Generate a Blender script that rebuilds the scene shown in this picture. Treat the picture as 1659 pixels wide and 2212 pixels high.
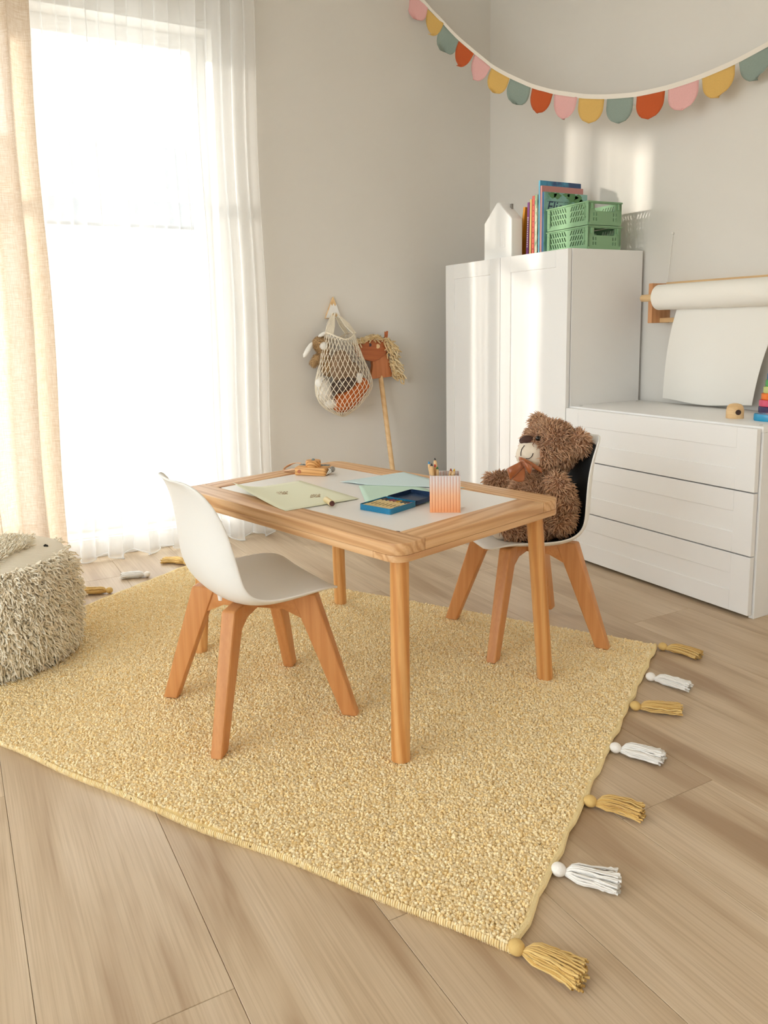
import bpy, bmesh, math, random
import numpy as np
from mathutils import Matrix, Vector
random.seed(7); RNG = np.random.default_rng(7)
for o in list(bpy.data.objects): bpy.data.objects.remove(o)
S = bpy.context.scene; COL = S.collection
PI = math.pi

# ------------------------------------------------------------------ camera
IW, IH = 1659, 2212
FPX, PITCH, ROLL, CAMH, YAW, PPX, PPY = 1658.54, .1435, -.0222, .9051, 1.0859, -68.75, -155.67
_f = np.array([-math.sin(YAW)*math.cos(PITCH), math.cos(YAW)*math.cos(PITCH), -math.sin(PITCH)])
_r = np.array([math.cos(YAW), math.sin(YAW), 0.0]); _u = np.cross(_r, _f)
_r, _u = math.cos(ROLL)*_r + math.sin(ROLL)*_u, -math.sin(ROLL)*_r + math.cos(ROLL)*_u
CAMP = np.array([0, 0, CAMH])
cd = bpy.data.cameras.new('camera'); cam = bpy.data.objects.new('camera', cd); COL.objects.link(cam)
cam.matrix_world = Matrix([[_r[i], _u[i], -_f[i], CAMP[i]] for i in range(3)] + [[0, 0, 0, 1]])
cd.sensor_fit = 'VERTICAL'; cd.sensor_height = 24; cd.sensor_width = 18; cd.lens = FPX*24/IH
cd.shift_x = -PPX/IH; cd.shift_y = PPY/IH; cd.clip_start = .05
S.camera = cam
# measuring helpers: a photo pixel -> the point where its sight line meets a plane of the room
def ray(x, y): return _f + _r*(x-IW/2-PPX)/FPX - _u*(y-IH/2-PPY)/FPX
def on_x(x, y, v): d = ray(x, y); return CAMP + d*((v-CAMP[0])/d[0])
def on_y(x, y, v): d = ray(x, y); return CAMP + d*((v-CAMP[1])/d[1])
def on_z(x, y, v): d = ray(x, y); return CAMP + d*((v-CAMP[2])/d[2])
def at_depth(x, y, dep): return CAMP + ray(x, y)*dep

# ------------------------------------------------------------------ light
wd = bpy.data.worlds.new('daylight'); S.world = wd; wd.use_nodes = True
bg = wd.node_tree.nodes['Background']; bg.inputs[0].default_value = (.87, .95, 1.0, 1); bg.inputs[1].default_value = 4.0
sd = bpy.data.lights.new('sun', 'SUN'); sd.energy = 3.4; sd.angle = math.radians(2.2); sd.color = (1, .92, .81)
so = bpy.data.objects.new('sun', sd); COL.objects.link(so)
so.rotation_euler = Vector((.48, 1.25, -.20)).to_track_quat('-Z', 'Y').to_euler()
def portal(name, loc, rot, sx, sy):
    l = bpy.data.lights.new(name, 'AREA'); l.shape = 'RECTANGLE'; l.size = sx; l.size_y = sy; l.cycles.is_portal = True
    o = bpy.data.objects.new(name, l); o.location = loc; o.rotation_euler = rot; COL.objects.link(o)
XA, YB, ZC = -3.209, 2.507, 2.62       # window wall, cabinet wall, ceiling
XC, YD = 2.2, -2.9                     # walls behind the camera
WIN = (-1.0, 1.08, .085, 2.125)        # window opening y0 y1 z0 z1 in the left wall
WND = (-2.6, 1.6, .3, 2.4)           # window opening x0 x1 z0 z1 in the wall behind the camera
portal('portal_window', (XA-.2, (WIN[0]+WIN[1])/2, (WIN[2]+WIN[3])/2), (0, -PI/2, 0), WIN[3]-WIN[2], WIN[1]-WIN[0])
portal('portal_front', ((WND[0]+WND[1])/2, YD-.2, (WND[2]+WND[3])/2), (PI/2, 0, 0), WND[1]-WND[0], WND[3]-WND[2])
vs = S.view_settings; vs.view_transform = 'Standard'; vs.look = 'None'; vs.gamma = 1; vs.use_curve_mapping = False; vs.exposure = .69
cy = S.cycles; cy.adaptive_threshold = .08; cy.adaptive_min_samples = 16; cy.max_bounces = 7; cy.diffuse_bounces = 5; cy.glossy_bounces = 2; cy.transmission_bounces = 3; cy.transparent_max_bounces = 8; cy.caustics_reflective = False; cy.caustics_refractive = False

# ------------------------------------------------------------------ materials
def lin(c):
    c = c/255.0
    return c/12.92 if c <= .04045 else ((c+.055)/1.055)**2.4
def rgb(*c): return (lin(c[0]), lin(c[1]), lin(c[2]), 1)
MATS = {}
class NT:
    def __init__(s, name):
        s.m = bpy.data.materials.new(name); s.m.use_nodes = True; s.t = s.m.node_tree; s.N = s.t.nodes; s.L = s.t.links
        s.b = s.N['Principled BSDF']; s.out = s.N['Material Output']
    def n(s, typ, **kw):
        x = s.N.new(typ)
        for k, v in kw.items():
            if k.startswith('i_'):
                key = k[2:]; key = int(key) if key.isdigit() else key.replace('_', ' ')
                x.inputs[key].default_value = v
            else: setattr(x, k, v)
        return x
    def l(s, a, b): s.L.new(a, b)
    def ramp(s, fac, stops):
        r = s.n('ShaderNodeValToRGB'); e = r.color_ramp.elements
        while len(e) < len(stops): e.new(.5)
        for el, (p, c) in zip(e, stops): el.position = p; el.color = c
        s.l(fac, r.inputs[0]); return r.outputs[0]
    def mix(s, fac, a, b, mode='MIX'):
        x = s.n('ShaderNodeMix', data_type='RGBA', blend_type=mode)
        for sock, v in ((x.inputs[0], fac), (x.inputs[6], a), (x.inputs[7], b)):
            if hasattr(v, 'is_linked'): s.l(v, sock)
            else: sock.default_value = v
        return x.outputs[2]
    def bump(s, h, strength, dist):
        x = s.n('ShaderNodeBump'); x.inputs['Strength'].default_value = strength; x.inputs['Distance'].default_value = dist
        s.l(h, x.inputs['Height']); s.l(x.outputs[0], s.b.inputs['Normal'])
def plain(name, col, rough=.5, noise=0, nscale=40, bump=0, bdist=.001, sheen=0, spec=.5, metal=0, coat=0):
    if name in MATS: return MATS[name]
    t = NT(name); b = t.b
    b.inputs['Base Color'].default_value = col; b.inputs['Roughness'].default_value = rough
    b.inputs['Specular IOR Level'].default_value = spec; b.inputs['Metallic'].default_value = metal
    if sheen: b.inputs['Sheen Weight'].default_value = sheen
    if coat: b.inputs['Coat Weight'].default_value = coat
    if noise or bump:
        tc = t.n('ShaderNodeTexCoord'); nz = t.n('ShaderNodeTexNoise'); nz.inputs['Scale'].default_value = nscale; nz.inputs['Detail'].default_value = 4
        t.l(tc.outputs['Object'], nz.inputs['Vector'])
        if noise:
            d = tuple(max(0, c*(1-noise)) for c in col[:3])+(1,); u = tuple(min(1, c*(1+noise)) for c in col[:3])+(1,)
            t.l(t.ramp(nz.outputs[0], [(.3, d), (.7, u)]), b.inputs['Base Color'])
        if bump: t.bump(nz.outputs[0], bump, bdist)
    MATS[name] = t.m; return t.m
def wood(name, light, mid, dark, axis='X', freq=26, rough=.45, dist=5, rings=.55, spec=.4):
    """growth-ring bands stretched along one axis plus fine pores; a per-object shift so no two pieces match"""
    t = NT(name); b = t.b; b.inputs['Roughness'].default_value = rough; b.inputs['Specular IOR Level'].default_value = spec
    tc = t.n('ShaderNodeTexCoord'); oi = t.n('ShaderNodeObjectInfo')
    ad = t.n('ShaderNodeVectorMath', operation='MULTIPLY_ADD'); ad.inputs[1].default_value = (7.3, 5.1, 3.7)
    cr = t.n('ShaderNodeCombineXYZ')
    for k in range(3): t.l(oi.outputs['Random'], cr.inputs[k])
    t.l(cr.outputs[0], ad.inputs[0]); t.l(tc.outputs['Object'], ad.inputs[2])
    def mp(sc):
        m = t.n('ShaderNodeMapping'); m.inputs['Scale'].default_value = sc; t.l(ad.outputs[0], m.inputs['Vector']); return m.outputs[0]
    k = 'XYZ'.index(axis)
    s1 = [1, 1, 1]; s1[k] = .07; s2 = [220, 220, 220]; s2[k] = 6; s3 = [3, 3, 3]; s3[k] = .5
    wv = t.n('ShaderNodeTexWave', wave_type='BANDS', bands_direction='DIAGONAL'); wv.inputs['Scale'].default_value = freq
    wv.inputs['Distortion'].default_value = dist; wv.inputs['Detail'].default_value = 2; wv.inputs['Detail Scale'].default_value = .8
    t.l(mp(s1), wv.inputs['Vector'])
    n2 = t.n('ShaderNodeTexNoise'); n2.inputs['Scale'].default_value = 1; n2.inputs['Detail'].default_value = 3; t.l(mp(s2), n2.inputs['Vector'])
    n3 = t.n('ShaderNodeTexNoise'); n3.inputs['Scale'].default_value = 1; t.l(mp(s3), n3.inputs['Vector'])
    band = t.ramp(wv.outputs[1], [(.1, light), (.62, mid), (.95, dark)])
    col = t.mix(rings, mid, band)
    col = t.mix(t.ramp(n3.outputs[0], [(.35, (0, 0, 0, 1)), (.7, (.45, .45, .45, 1))]), col, light)
    col = t.mix(t.ramp(n2.outputs[0], [(.4, (0, 0, 0, 1)), (.75, (.35, .35, .35, 1))]), col, dark)
    t.l(col, b.inputs['Base Color']); t.bump(n2.outputs[0], .12, .0006)
    MATS[name] = t.m; return t.m
def strand_mat(name, c0, c1, rough=.85, sheen=.2, transl=0):
    t = NT(name); b = t.b; b.inputs['Roughness'].default_value = rough; b.inputs['Sheen Weight'].default_value = sheen
    b.inputs['Specular IOR Level'].default_value = .15
    a = t.n('ShaderNodeAttribute', attribute_name='rnd'); t.l(t.ramp(a.outputs['Fac'], [(0, c0), (1, c1)]), b.inputs['Base Color'])
    if transl:
        tr = t.n('ShaderNodeBsdfTranslucent'); t.l(t.ramp(a.outputs['Fac'], [(0, c0), (1, c1)]), tr.inputs[0])
        mx = t.n('ShaderNodeMixShader'); mx.inputs[0].default_value = transl
        t.l(b.outputs[0], mx.inputs[1]); t.l(tr.outputs[0], mx.inputs[2]); t.l(mx.outputs[0], t.out.inputs[0])
    MATS[name] = t.m; return t.m
def cloth(name, col, transp, transl, weave=0, col2=None, wscale=900):
    """thin woven cloth: part open weave, part light scattered through, part reflected"""
    t = NT(name); t.b.inputs['Base Color'].default_value = col; t.b.inputs['Roughness'].default_value = .9; t.b.inputs['Specular IOR Level'].default_value = .05
    tl = t.n('ShaderNodeBsdfTranslucent'); tl.inputs[0].default_value = col
    tp = t.n('ShaderNodeBsdfTransparent'); m1 = t.n('ShaderNodeMixShader'); m1.inputs[0].default_value = transl
    m2 = t.n('ShaderNodeMixShader'); m2.inputs[0].default_value = transp
    t.l(t.b.outputs[0], m1.inputs[1]); t.l(tl.outputs[0], m1.inputs[2]); t.l(m1.outputs[0], m2.inputs[1]); t.l(tp.outputs[0], m2.inputs[2]); t.l(m2.outputs[0], t.out.inputs[0])
    if weave:
        tc = t.n('ShaderNodeTexCoord'); ns = []
        for sc in ((30, 30, wscale), (wscale, wscale, 30)):
            m = t.n('ShaderNodeMapping'); m.inputs['Scale'].default_value = sc; t.l(tc.outputs['Object'], m.inputs[0])
            nz = t.n('ShaderNodeTexNoise'); nz.inputs['Scale'].default_value = 1; nz.inputs['Detail'].default_value = 2; t.l(m.outputs[0], nz.inputs['Vector']); ns.append(nz.outputs[0])
        mm = t.n('ShaderNodeMath', operation='MULTIPLY'); t.l(ns[0], mm.inputs[0]); t.l(ns[1], mm.inputs[1])
        cc = t.ramp(mm.outputs[0], [(.12, col2), (.36, col)]); t.l(cc, t.b.inputs['Base Color']); t.l(cc, tl.inputs[0])
        t.bump(mm.outputs[0], .4, .001)
    MATS[name] = t.m; return t.m

M_WALL = plain('wall_paint', rgb(226, 222, 215), .85, noise=.012, nscale=3, spec=.2)
M_CEIL = plain('ceiling_paint', rgb(240, 238, 234), .9, spec=.1)
M_TRIM = plain('trim_white', rgb(243, 241, 237), .45)
M_WHITE = plain('white_lacquer', rgb(240, 239, 237), .38, noise=.004, nscale=2, spec=.4)
M_PLASTIC = plain('white_plastic', rgb(238, 237, 233), .42, spec=.45)
M_BLACK = plain('black_pad', rgb(30, 28, 27), .8)
PINE = (rgb(230, 190, 144), rgb(216, 170, 120), rgb(186, 130, 82))
M_PINE_X = wood('pine_along', *PINE, 'X', freq=24, dist=8, rings=.75)
M_PINE_Y = wood('pine_across', *PINE, 'Y', freq=20, dist=9, rings=.75)
M_PINE_Z = wood('pine_leg', rgb(232, 184, 124), rgb(218, 158, 92), rgb(186, 118, 58), 'Z', freq=22, dist=5, rings=.5)
M_BEECH = wood('beech_leg', rgb(220, 162, 106), rgb(208, 144, 86), rgb(186, 118, 64), 'Z', freq=18, dist=4, rings=.25)
M_BEECHX = wood('beech_rail', rgb(220, 162, 106), rgb(208, 144, 86), rgb(186, 118, 64), 'X', freq=18, dist=4, rings=.25)
M_LWOOD = wood('pale_beech', rgb(236, 206, 160), rgb(226, 188, 136), rgb(200, 152, 98), 'X', freq=14, dist=4, rings=.25)
M_RED = wood('cherry_stained', rgb(190, 110, 60), rgb(172, 92, 46), rgb(144, 70, 34), 'Y', freq=30, dist=5, rings=.35)
M_RED2 = wood('cherry_neck', rgb(202, 130, 82), rgb(188, 114, 66), rgb(162, 92, 50), 'Z', freq=24, dist=5, rings=.3)
M_ALDER = wood('alder', rgb(228, 176, 130), rgb(216, 158, 110), rgb(192, 130, 84), 'Z', freq=24, dist=3, rings=.3)
M_DARK = plain('dark_brown', rgb(58, 36, 28), .6)
M_GLOSSBLK = plain('glossy_black', rgb(14, 12, 12), .12)
def floor_mat():
    t = NT('oak_laminate'); b = t.b; b.inputs['Roughness'].default_value = .42; b.inputs['Specular IOR Level'].default_value = .35
    tc = t.n('ShaderNodeTexCoord'); oi = t.n('ShaderNodeObjectInfo')
    cr = t.n('ShaderNodeCombineXYZ'); ad = t.n('ShaderNodeVectorMath', operation='MULTIPLY_ADD'); ad.inputs[1].default_value = (31, 17, 9)
    for k in range(3): t.l(oi.outputs['Random'], cr.inputs[k])
    t.l(cr.outputs[0], ad.inputs[0]); t.l(tc.outputs['Object'], ad.inputs[2])
    def nz(sc, det, dist=0):
        m = t.n('ShaderNodeMapping'); m.inputs['Scale'].default_value = sc; t.l(ad.outputs[0], m.inputs[0])
        n = t.n('ShaderNodeTexNoise'); n.inputs['Scale'].default_value = 1; n.inputs['Detail'].default_value = det; n.inputs['Distortion'].default_value = dist
        t.l(m.outputs[0], n.inputs['Vector']); return n.outputs[0]
    fine = nz((5, 260, 1), 3); streak = nz((1.6, 11, 1), 3, .6); cloud = nz((1.1, 3.2, 1), 2)
    col = t.ramp(streak, [(.33, rgb(170, 143, 114)), (.5, rgb(204, 182, 153)), (.7, rgb(217, 197, 170))])
    col = t.mix(t.ramp(cloud, [(.4, (0, 0, 0, 1)), (.72, (.55, .55, .55, 1))]), col, rgb(194, 171, 143))
    col = t.mix(t.ramp(fine, [(.42, (0, 0, 0, 1)), (.72, (.42, .42, .42, 1))]), col, rgb(162, 136, 107))
    # a few knots
    m = t.n('ShaderNodeMapping'); m.inputs['Scale'].default_value = (2.2, 5.2, 1); t.l(ad.outputs[0], m.inputs[0])
    vo = t.n('ShaderNodeTexVoronoi'); vo.inputs['Scale'].default_value = 1; t.l(m.outputs[0], vo.inputs['Vector'])
    col = t.mix(t.ramp(vo.outputs['Distance'], [(.015, (.75, .75, .75, 1)), (.06, (0, 0, 0, 1))]), col, rgb(120, 90, 66))
    t.l(col, b.inputs['Base Color']); t.bump(fine, .1, .0005); MATS['oak'] = t.m; return t.m
M_FLOOR = floor_mat()

# ------------------------------------------------------------------ mesh helpers
WM = {}
def tag(o, label, cat=None, group=None):
    o['label'] = label
    if cat: o['category'] = cat
    if group: o['group'] = group
    return o
def thing(name, label, cat, loc=(0, 0, 0), rotz=0, group=None):
    o = bpy.data.objects.new(name, None); o.empty_display_size = .05; COL.objects.link(o)
    o.location = loc; o.rotation_euler = (0, 0, rotz); WM[o.name] = Matrix.Translation(loc) @ Matrix.Rotation(rotz, 4, 'Z')
    return tag(o, label, cat, group)
class MB:
    def __init__(s): s.V = []; s.F = []
    def add(s, V, F):
        k = len(s.V); s.V += [tuple(map(float, v)) for v in V]; s.F += [tuple(i+k for i in f) for f in F]; return s
    def box(s, lo, hi):
        (a, b, c), (d, e, f) = lo, hi
        return s.add([(a, b, c), (d, b, c), (d, e, c), (a, e, c), (a, b, f), (d, b, f), (d, e, f), (a, e, f)],
                     [(0, 3, 2, 1), (4, 5, 6, 7), (0, 1, 5, 4), (1, 2, 6, 5), (2, 3, 7, 6), (3, 0, 4, 7)])
    def prism(s, poly, a, b, ax='Z'):
        """extrude a 2-D outline between a and b along an axis; outline coords are the other two axes in order"""
        n = len(poly)
        def P(p, h): return {'Z': (p[0], p[1], h), 'Y': (p[0], h, p[1]), 'X': (h, p[0], p[1])}[ax]
        V = [P(p, a) for p in poly]+[P(p, b) for p in poly]
        F = [tuple(range(n))[::-1], tuple(range(n, 2*n))]+[(i, (i+1) % n, n+(i+1) % n, n+i) for i in range(n)]
        return s.add(V, F)
    def tube(s, pts, r, n=6, cap=True, flat=1.0):
        pts = [Vector(p) for p in pts]; K = len(pts); rs = r if hasattr(r, '__len__') else [r]*K
        t0 = (pts[1]-pts[0]).normalized(); ref = Vector((0, 0, 1)) if abs(t0.z) < .9 else Vector((1, 0, 0)); A = t0.cross(ref).normalized()
        V = []
        for i in range(K):
            t = (pts[min(i+1, K-1)]-pts[max(i-1, 0)])
            t = t.normalized() if t.length > 1e-9 else t0
            A = (A-t*A.dot(t)); A = A.normalized() if A.length > 1e-6 else t.cross(ref).normalized(); B = t.cross(A)
            for j in range(n):
                a = 2*PI*j/n; V.append(pts[i]+(A*math.cos(a)+B*(math.sin(a)*flat))*rs[i])
        F = [(i*n+j, i*n+(j+1) % n, (i+1)*n+(j+1) % n, (i+1)*n+j) for i in range(K-1) for j in range(n)]
        if cap: F += [tuple(range(n))[::-1], tuple(range((K-1)*n, K*n))]
        return s.add(V, F)
    def lathe(s, prof, n=24, M=None):
        """profile of (radius, height) about Z"""
        V = []; F = []
        for r, h in prof:
            for j in range(n): V.append(Vector((r*math.cos(2*PI*j/n), r*math.sin(2*PI*j/n), h)))
        for i in range(len(prof)-1):
            for j in range(n): F.append((i*n+j, i*n+(j+1) % n, (i+1)*n+(j+1) % n, (i+1)*n+j))
        F += [tuple(range(n))[::-1], tuple(range((len(prof)-1)*n, len(prof)*n))]
        if M is not None: V = [M @ v for v in V]
        return s.add(V, F)
    def ball(s, c, r, n=14, m=8, M=None):
        r = r if hasattr(r, '__len__') else (r, r, r)
        prof = [(math.sin(PI*i/m), -math.cos(PI*i/m)) for i in range(m+1)]; prof[0] = (.02, -1); prof[-1] = (.02, 1)
        T = Matrix.Translation(c) @ (M.to_4x4() if M is not None else Matrix.Identity(4)) @ Matrix.Diagonal((*r, 1))
        return s.lathe(prof, n, T)
    def grid(s, P):
        a, b = len(P), len(P[0]); V = [p for row in P for p in row]
        return s.add(V, [(i*b+j, i*b+j+1, (i+1)*b+j+1, (i+1)*b+j) for i in range(a-1) for j in range(b-1)])
    def xf(s, M): s.V = [tuple(M @ Vector(v)) for v in s.V]; return s
    def build(s, name, mat, parent=None, smooth=False, bevel=0, seg=2, world=False, ang=.6):
        me = bpy.data.meshes.new(name); V = s.V
        if world and parent is not None:
            I = WM[parent.name].inverted(); V = [tuple(I @ Vector(v)) for v in V]
        me.from_pydata(V, [], s.F); me.update()
        bm = bmesh.new(); bm.from_mesh(me)
        bmesh.ops.recalc_face_normals(bm, faces=bm.faces)
        if bevel:
            ed = [e for e in bm.edges if len(e.link_faces) == 2 and e.calc_face_angle(0) > .5]
            bmesh.ops.bevel(bm, geom=ed, offset=bevel, segments=seg, affect='EDGES', profile=.6, clamp_overlap=True)
        bm.to_mesh(me); bm.free()
        if smooth or bevel: me.shade_smooth(); me.set_sharp_from_angle(angle=ang)
        return put(name, me, mat, parent)
def put(name, me, mat, parent=None):
    o = bpy.data.objects.new(name, me); COL.objects.link(o)
    if mat: me.materials.append(mat)
    if parent is not None: o.parent = parent; WM[o.name] = WM[parent.name]
    else: WM[o.name] = Matrix.Identity(4)
    return o
def struct(o): o['kind'] = 'structure'; return o
def rounded(x0, x1, y0, y1, r, n=6, corners=(1, 1, 1, 1)):
    """rectangle outline, anticlockwise from lower right, chosen corners rounded (lr, ur, ul, ll)"""
    out = []
    for (cx, cy, a0, px, py), on in zip(((x1-r, y0+r, -PI/2, x1, y0), (x1-r, y1-r, 0, x1, y1), (x0+r, y1-r, PI/2, x0, y1), (x0+r, y0+r, PI, x0, y0)), corners):
        if on: out += [(cx+r*math.cos(a0+PI/2*i/n), cy+r*math.sin(a0+PI/2*i/n)) for i in range(n+1)]
        else: out.append((px, py))
    return out
def fast_mesh(name, V, Q, mat, parent=None, rnd=None, world=False, smooth=True):
    V = np.asarray(V, np.float32)
    if world and parent is not None:
        I = np.array(WM[parent.name].inverted()); V = V @ I[:3, :3].T + I[:3, 3]
    me = bpy.data.meshes.new(name); nv, nf, k = len(V), len(Q), Q.shape[1]
    me.vertices.add(nv); me.vertices.foreach_set('co', np.ascontiguousarray(V, np.float32).ravel())
    me.loops.add(nf*k); me.loops.foreach_set('vertex_index', np.ascontiguousarray(Q, np.int32).ravel())
    me.polygons.add(nf); me.polygons.foreach_set('loop_start', np.arange(0, nf*k, k, dtype=np.int32))
    try: me.polygons.foreach_set('loop_total', np.full(nf, k, np.int32))
    except Exception: pass
    me.update(calc_edges=True)
    if rnd is not None:
        a = me.attributes.new('rnd', 'FLOAT', 'POINT'); a.data.foreach_set('value', np.ascontiguousarray(rnd, np.float32))
    if smooth: me.shade_smooth()
    return put(name, me, mat, parent)
def strands(name, paths, radii, sides, mat, parent=None, rnd=None, world=False, kind=None):
    """paths N x K x 3, radii K (or N x K): one thin tapered tube per path"""
    N, K, _ = paths.shape; radii = np.broadcast_to(np.asarray(radii), (N, K))
    T = np.gradient(paths, axis=1); T /= np.linalg.norm(T, axis=2, keepdims=True)+1e-12
    ref = RNG.normal(size=(N, 1, 3)); A = np.cross(T, ref); A /= np.linalg.norm(A, axis=2, keepdims=True)+1e-12; B = np.cross(T, A)
    a = 2*PI*np.arange(sides)/sides
    V = paths[:, :, None, :] + radii[:, :, None, None]*(A[:, :, None, :]*np.cos(a)[None, None, :, None]+B[:, :, None, :]*np.sin(a)[None, None, :, None])
    base = (np.arange(N)*K*sides)[:, None, None]; i = np.arange(K-1)[None, :, None]*sides; j = np.arange(sides)[None, None, :]; j2 = (j+1) % sides
    Q = np.stack([base+i+j, base+i+j2, base+i+sides+j2, base+i+sides+j], -1).reshape(-1, 4)
    rv = np.repeat(RNG.random(N) if rnd is None else rnd, K*sides)
    o = fast_mesh(name, V.reshape(-1, 3), Q, mat, parent, rv, world)
    if kind: o['kind'] = kind
    return o
def scatter(me, n, mask=None):
    me.calc_loop_triangles(); nt = len(me.loop_triangles)
    tri = np.zeros(nt*3, np.int32); me.loop_triangles.foreach_get('vertices', tri); tri = tri.reshape(-1, 3)
    co = np.zeros(len(me.vertices)*3, np.float32); me.vertices.foreach_get('co', co); co = co.reshape(-1, 3)
    a, b, c = co[tri[:, 0]], co[tri[:, 1]], co[tri[:, 2]]; nn = np.cross(b-a, c-a); ar = np.linalg.norm(nn, axis=1); nn /= ar[:, None]+1e-12
    if mask is not None: ar = ar*mask((a+b+c)/3, nn)
    k = RNG.choice(nt, n, p=ar/ar.sum()); u = RNG.random((n, 2)); fl = u.sum(1) > 1; u[fl] = 1-u[fl]
    return a[k]+(b[k]-a[k])*u[:, :1]+(c[k]-a[k])*u[:, 1:], nn[k]
def fur(P, N, length, lean, jit, K=4):
    n = len(P); L = length*(.7+.6*RNG.random((n, 1))); D = N+RNG.normal(size=(n, 3))*jit; D /= np.linalg.norm(D, axis=1, keepdims=True)
    lean = np.broadcast_to(np.asarray(lean, float), (n, 3)); t = np.linspace(0, 1, K)
    return np.stack([P+D*L*k+lean*L*k*k+RNG.normal(size=(n, 3))*L*.07*k for k in t], 1)
def text_mesh(txt, size, shear=0):
    cu = bpy.data.curves.new('txt', 'FONT'); cu.body = txt; cu.size = size; cu.shear = shear; cu.extrude = .0003
    o = bpy.data.objects.new('txt', cu); COL.objects.link(o); bpy.context.view_layer.update()
    me = bpy.data.meshes.new_from_object(o.evaluated_get(bpy.context.evaluated_depsgraph_get())); bpy.data.objects.remove(o)
    V = [tuple(v.co) for v in me.vertices]; F = [tuple(p.vertices) for p in me.polygons]; bpy.data.meshes.remove(me); return V, F
def remesh(mb, voxel, it=6):
    me = bpy.data.meshes.new('tmp'); me.from_pydata(mb.V, [], mb.F); o = bpy.data.objects.new('tmp', me); COL.objects.link(o)
    m = o.modifiers.new('r', 'REMESH'); m.mode = 'VOXEL'; m.voxel_size = voxel
    m = o.modifiers.new('s', 'SMOOTH'); m.iterations = it; m.factor = .5
    bpy.context.view_layer.update(); r = bpy.data.meshes.new_from_object(o.evaluated_get(bpy.context.evaluated_depsgraph_get()))
    bpy.data.objects.remove(o); r.materials.clear(); r.shade_smooth(); return r

# ------------------------------------------------------------------ room
T = .19
mb = MB(); mb.box((XA-T, YD-T, 0), (XA, WIN[0], ZC)); mb.box((XA-T, WIN[1], 0), (XA, YB+T, ZC)); mb.box((XA-T, WIN[0], 0), (XA, WIN[1], WIN[2])); mb.box((XA-T, WIN[0], WIN[3]), (XA, WIN[1], ZC))
struct(mb.build('wall_left', M_WALL))
struct(MB().box((XA, YB, 0), (XC+T, YB+T, ZC)).build('wall_back', M_WALL))
struct(MB().box((XC, YD-T, 0), (XC+T, YB, ZC)).build('wall_right', M_WALL))
mb = MB(); mb.box((XA, YD-T, 0), (WND[0], YD, ZC)); mb.box((WND[1], YD-T, 0), (XC, YD, ZC)); mb.box((WND[0], YD-T, 0), (WND[1], YD, WND[2])); mb.box((WND[0], YD-T, WND[3]), (WND[1], YD, ZC))
struct(mb.build('wall_front', M_WALL))
struct(MB().box((XA-T, YD-T, ZC), (XC+T, YB+T, ZC+.1)).build('ceiling', M_CEIL))
fl = struct(MB().box((XA-T, YD-T, -.06), (XC+T, YB+T, -.009)).build('floor', plain('subfloor', rgb(150, 130, 108), .8)))
PW, PL = .2497, 1.3115
for k in range(-12, 10):
    y0 = .0335+k*PW; y1 = y0+PW
    y0c, y1c = max(y0, YD), min(y1, YB)
    if y1c-y0c < .01: continue
    off = -.925 if k % 2 == 0 else -1.58
    x = off-PL*3
    while x < XC:
        a, b = max(x, XA), min(x+PL, XC)
        if b-a > .01:
            g, bv = .0003, .0008; m = MB()
            lo = (a+g, y0c+g); hi = (b-g, y1c-g); cx, cy = (a+b)/2, (y0c+y1c)/2
            V = []
            for z, i in ((-.009, 0), (-bv, 0), (0, bv)):
                V += [(lo[0]+i-cx, lo[1]+i-cy, z), (hi[0]-i-cx, lo[1]+i-cy, z), (hi[0]-i-cx, hi[1]-i-cy, z), (lo[0]+i-cx, hi[1]-i-cy, z)]
            F = [(8, 9, 10, 11)]+[(r*4+i, r*4+(i+1) % 4, r*4+4+(i+1) % 4, r*4+4+i) for r in (0, 1) for i in range(4)]
            o = m.add(V, F).build('plank', M_FLOOR, fl); o.location = (cx, cy, 0)
        x += PL
def baseboard(name, lo, hi): return struct(MB().box(lo, hi).build(name, M_TRIM, bevel=.004))
baseboard('baseboard_left', (XA, -2.8, 0), (XA+.014, YB-.015, .08)); baseboard('baseboard_back', (XA+.015, YB-.014, 0), (XC-.02, YB, .08))
# window with frame, middle rail and panes
def window(name, axis, plane, a0, a1, z0, z1, mull, rail):
    m = MB(); fw = .062; d = .03
    def bx(p0, p1, q0, q1, dd=d):
        if axis == 'X': m.box((plane-dd, p0, q0), (plane+dd, p1, q1))
        else: m.box((p0, plane-dd, q0), (p1, plane+dd, q1))
    bx(a0, a0+fw, z0, z1); bx(a1-fw, a1, z0, z1); bx(a0+fw, a1-fw, z0, z0+fw); bx(a0+fw, a1-fw, z1-fw, z1)
    for q in mull: bx(q-.045, q+.045, z0+fw, z1-fw, d*.95)
    w = struct(m.build(name, M_TRIM, bevel=.004))
    m = MB(); edges = [a0+fw]+list(mull)+[a1-fw]
    for i in range(len(edges)-1):
        p0 = edges[i]+(.045 if i else 0); p1 = edges[i+1]-(.045 if i < len(edges)-2 else 0)
        m = MB(); bx(p0, p1, rail-.02, rail+.02, d*.8); m.build('glazing_bar', M_TRIM, w, bevel=.003)
        for q0, q1 in ((z0+fw, rail-.02), (rail+.02, z1-fw)):
            m = MB(); bx(p0, p1, q0, q1, .003); m.build('pane', MATS['glass'], w)
    return w
t = NT('glass'); tp = t.n('ShaderNodeBsdfTransparent'); gl = t.n('ShaderNodeBsdfGlossy'); gl.inputs['Roughness'].default_value = .02
mx = t.n('ShaderNodeMixShader'); mx.inputs[0].default_value = .05; t.l(tp.outputs[0], mx.inputs[1]); t.l(gl.outputs[0], mx.inputs[2]); t.l(mx.outputs[0], t.out.inputs[0]); MATS['glass'] = t.m
window('window_1', 'X', XA-.13, WIN[0], WIN[1], WIN[2], WIN[3], [.36], 1.48)
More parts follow.
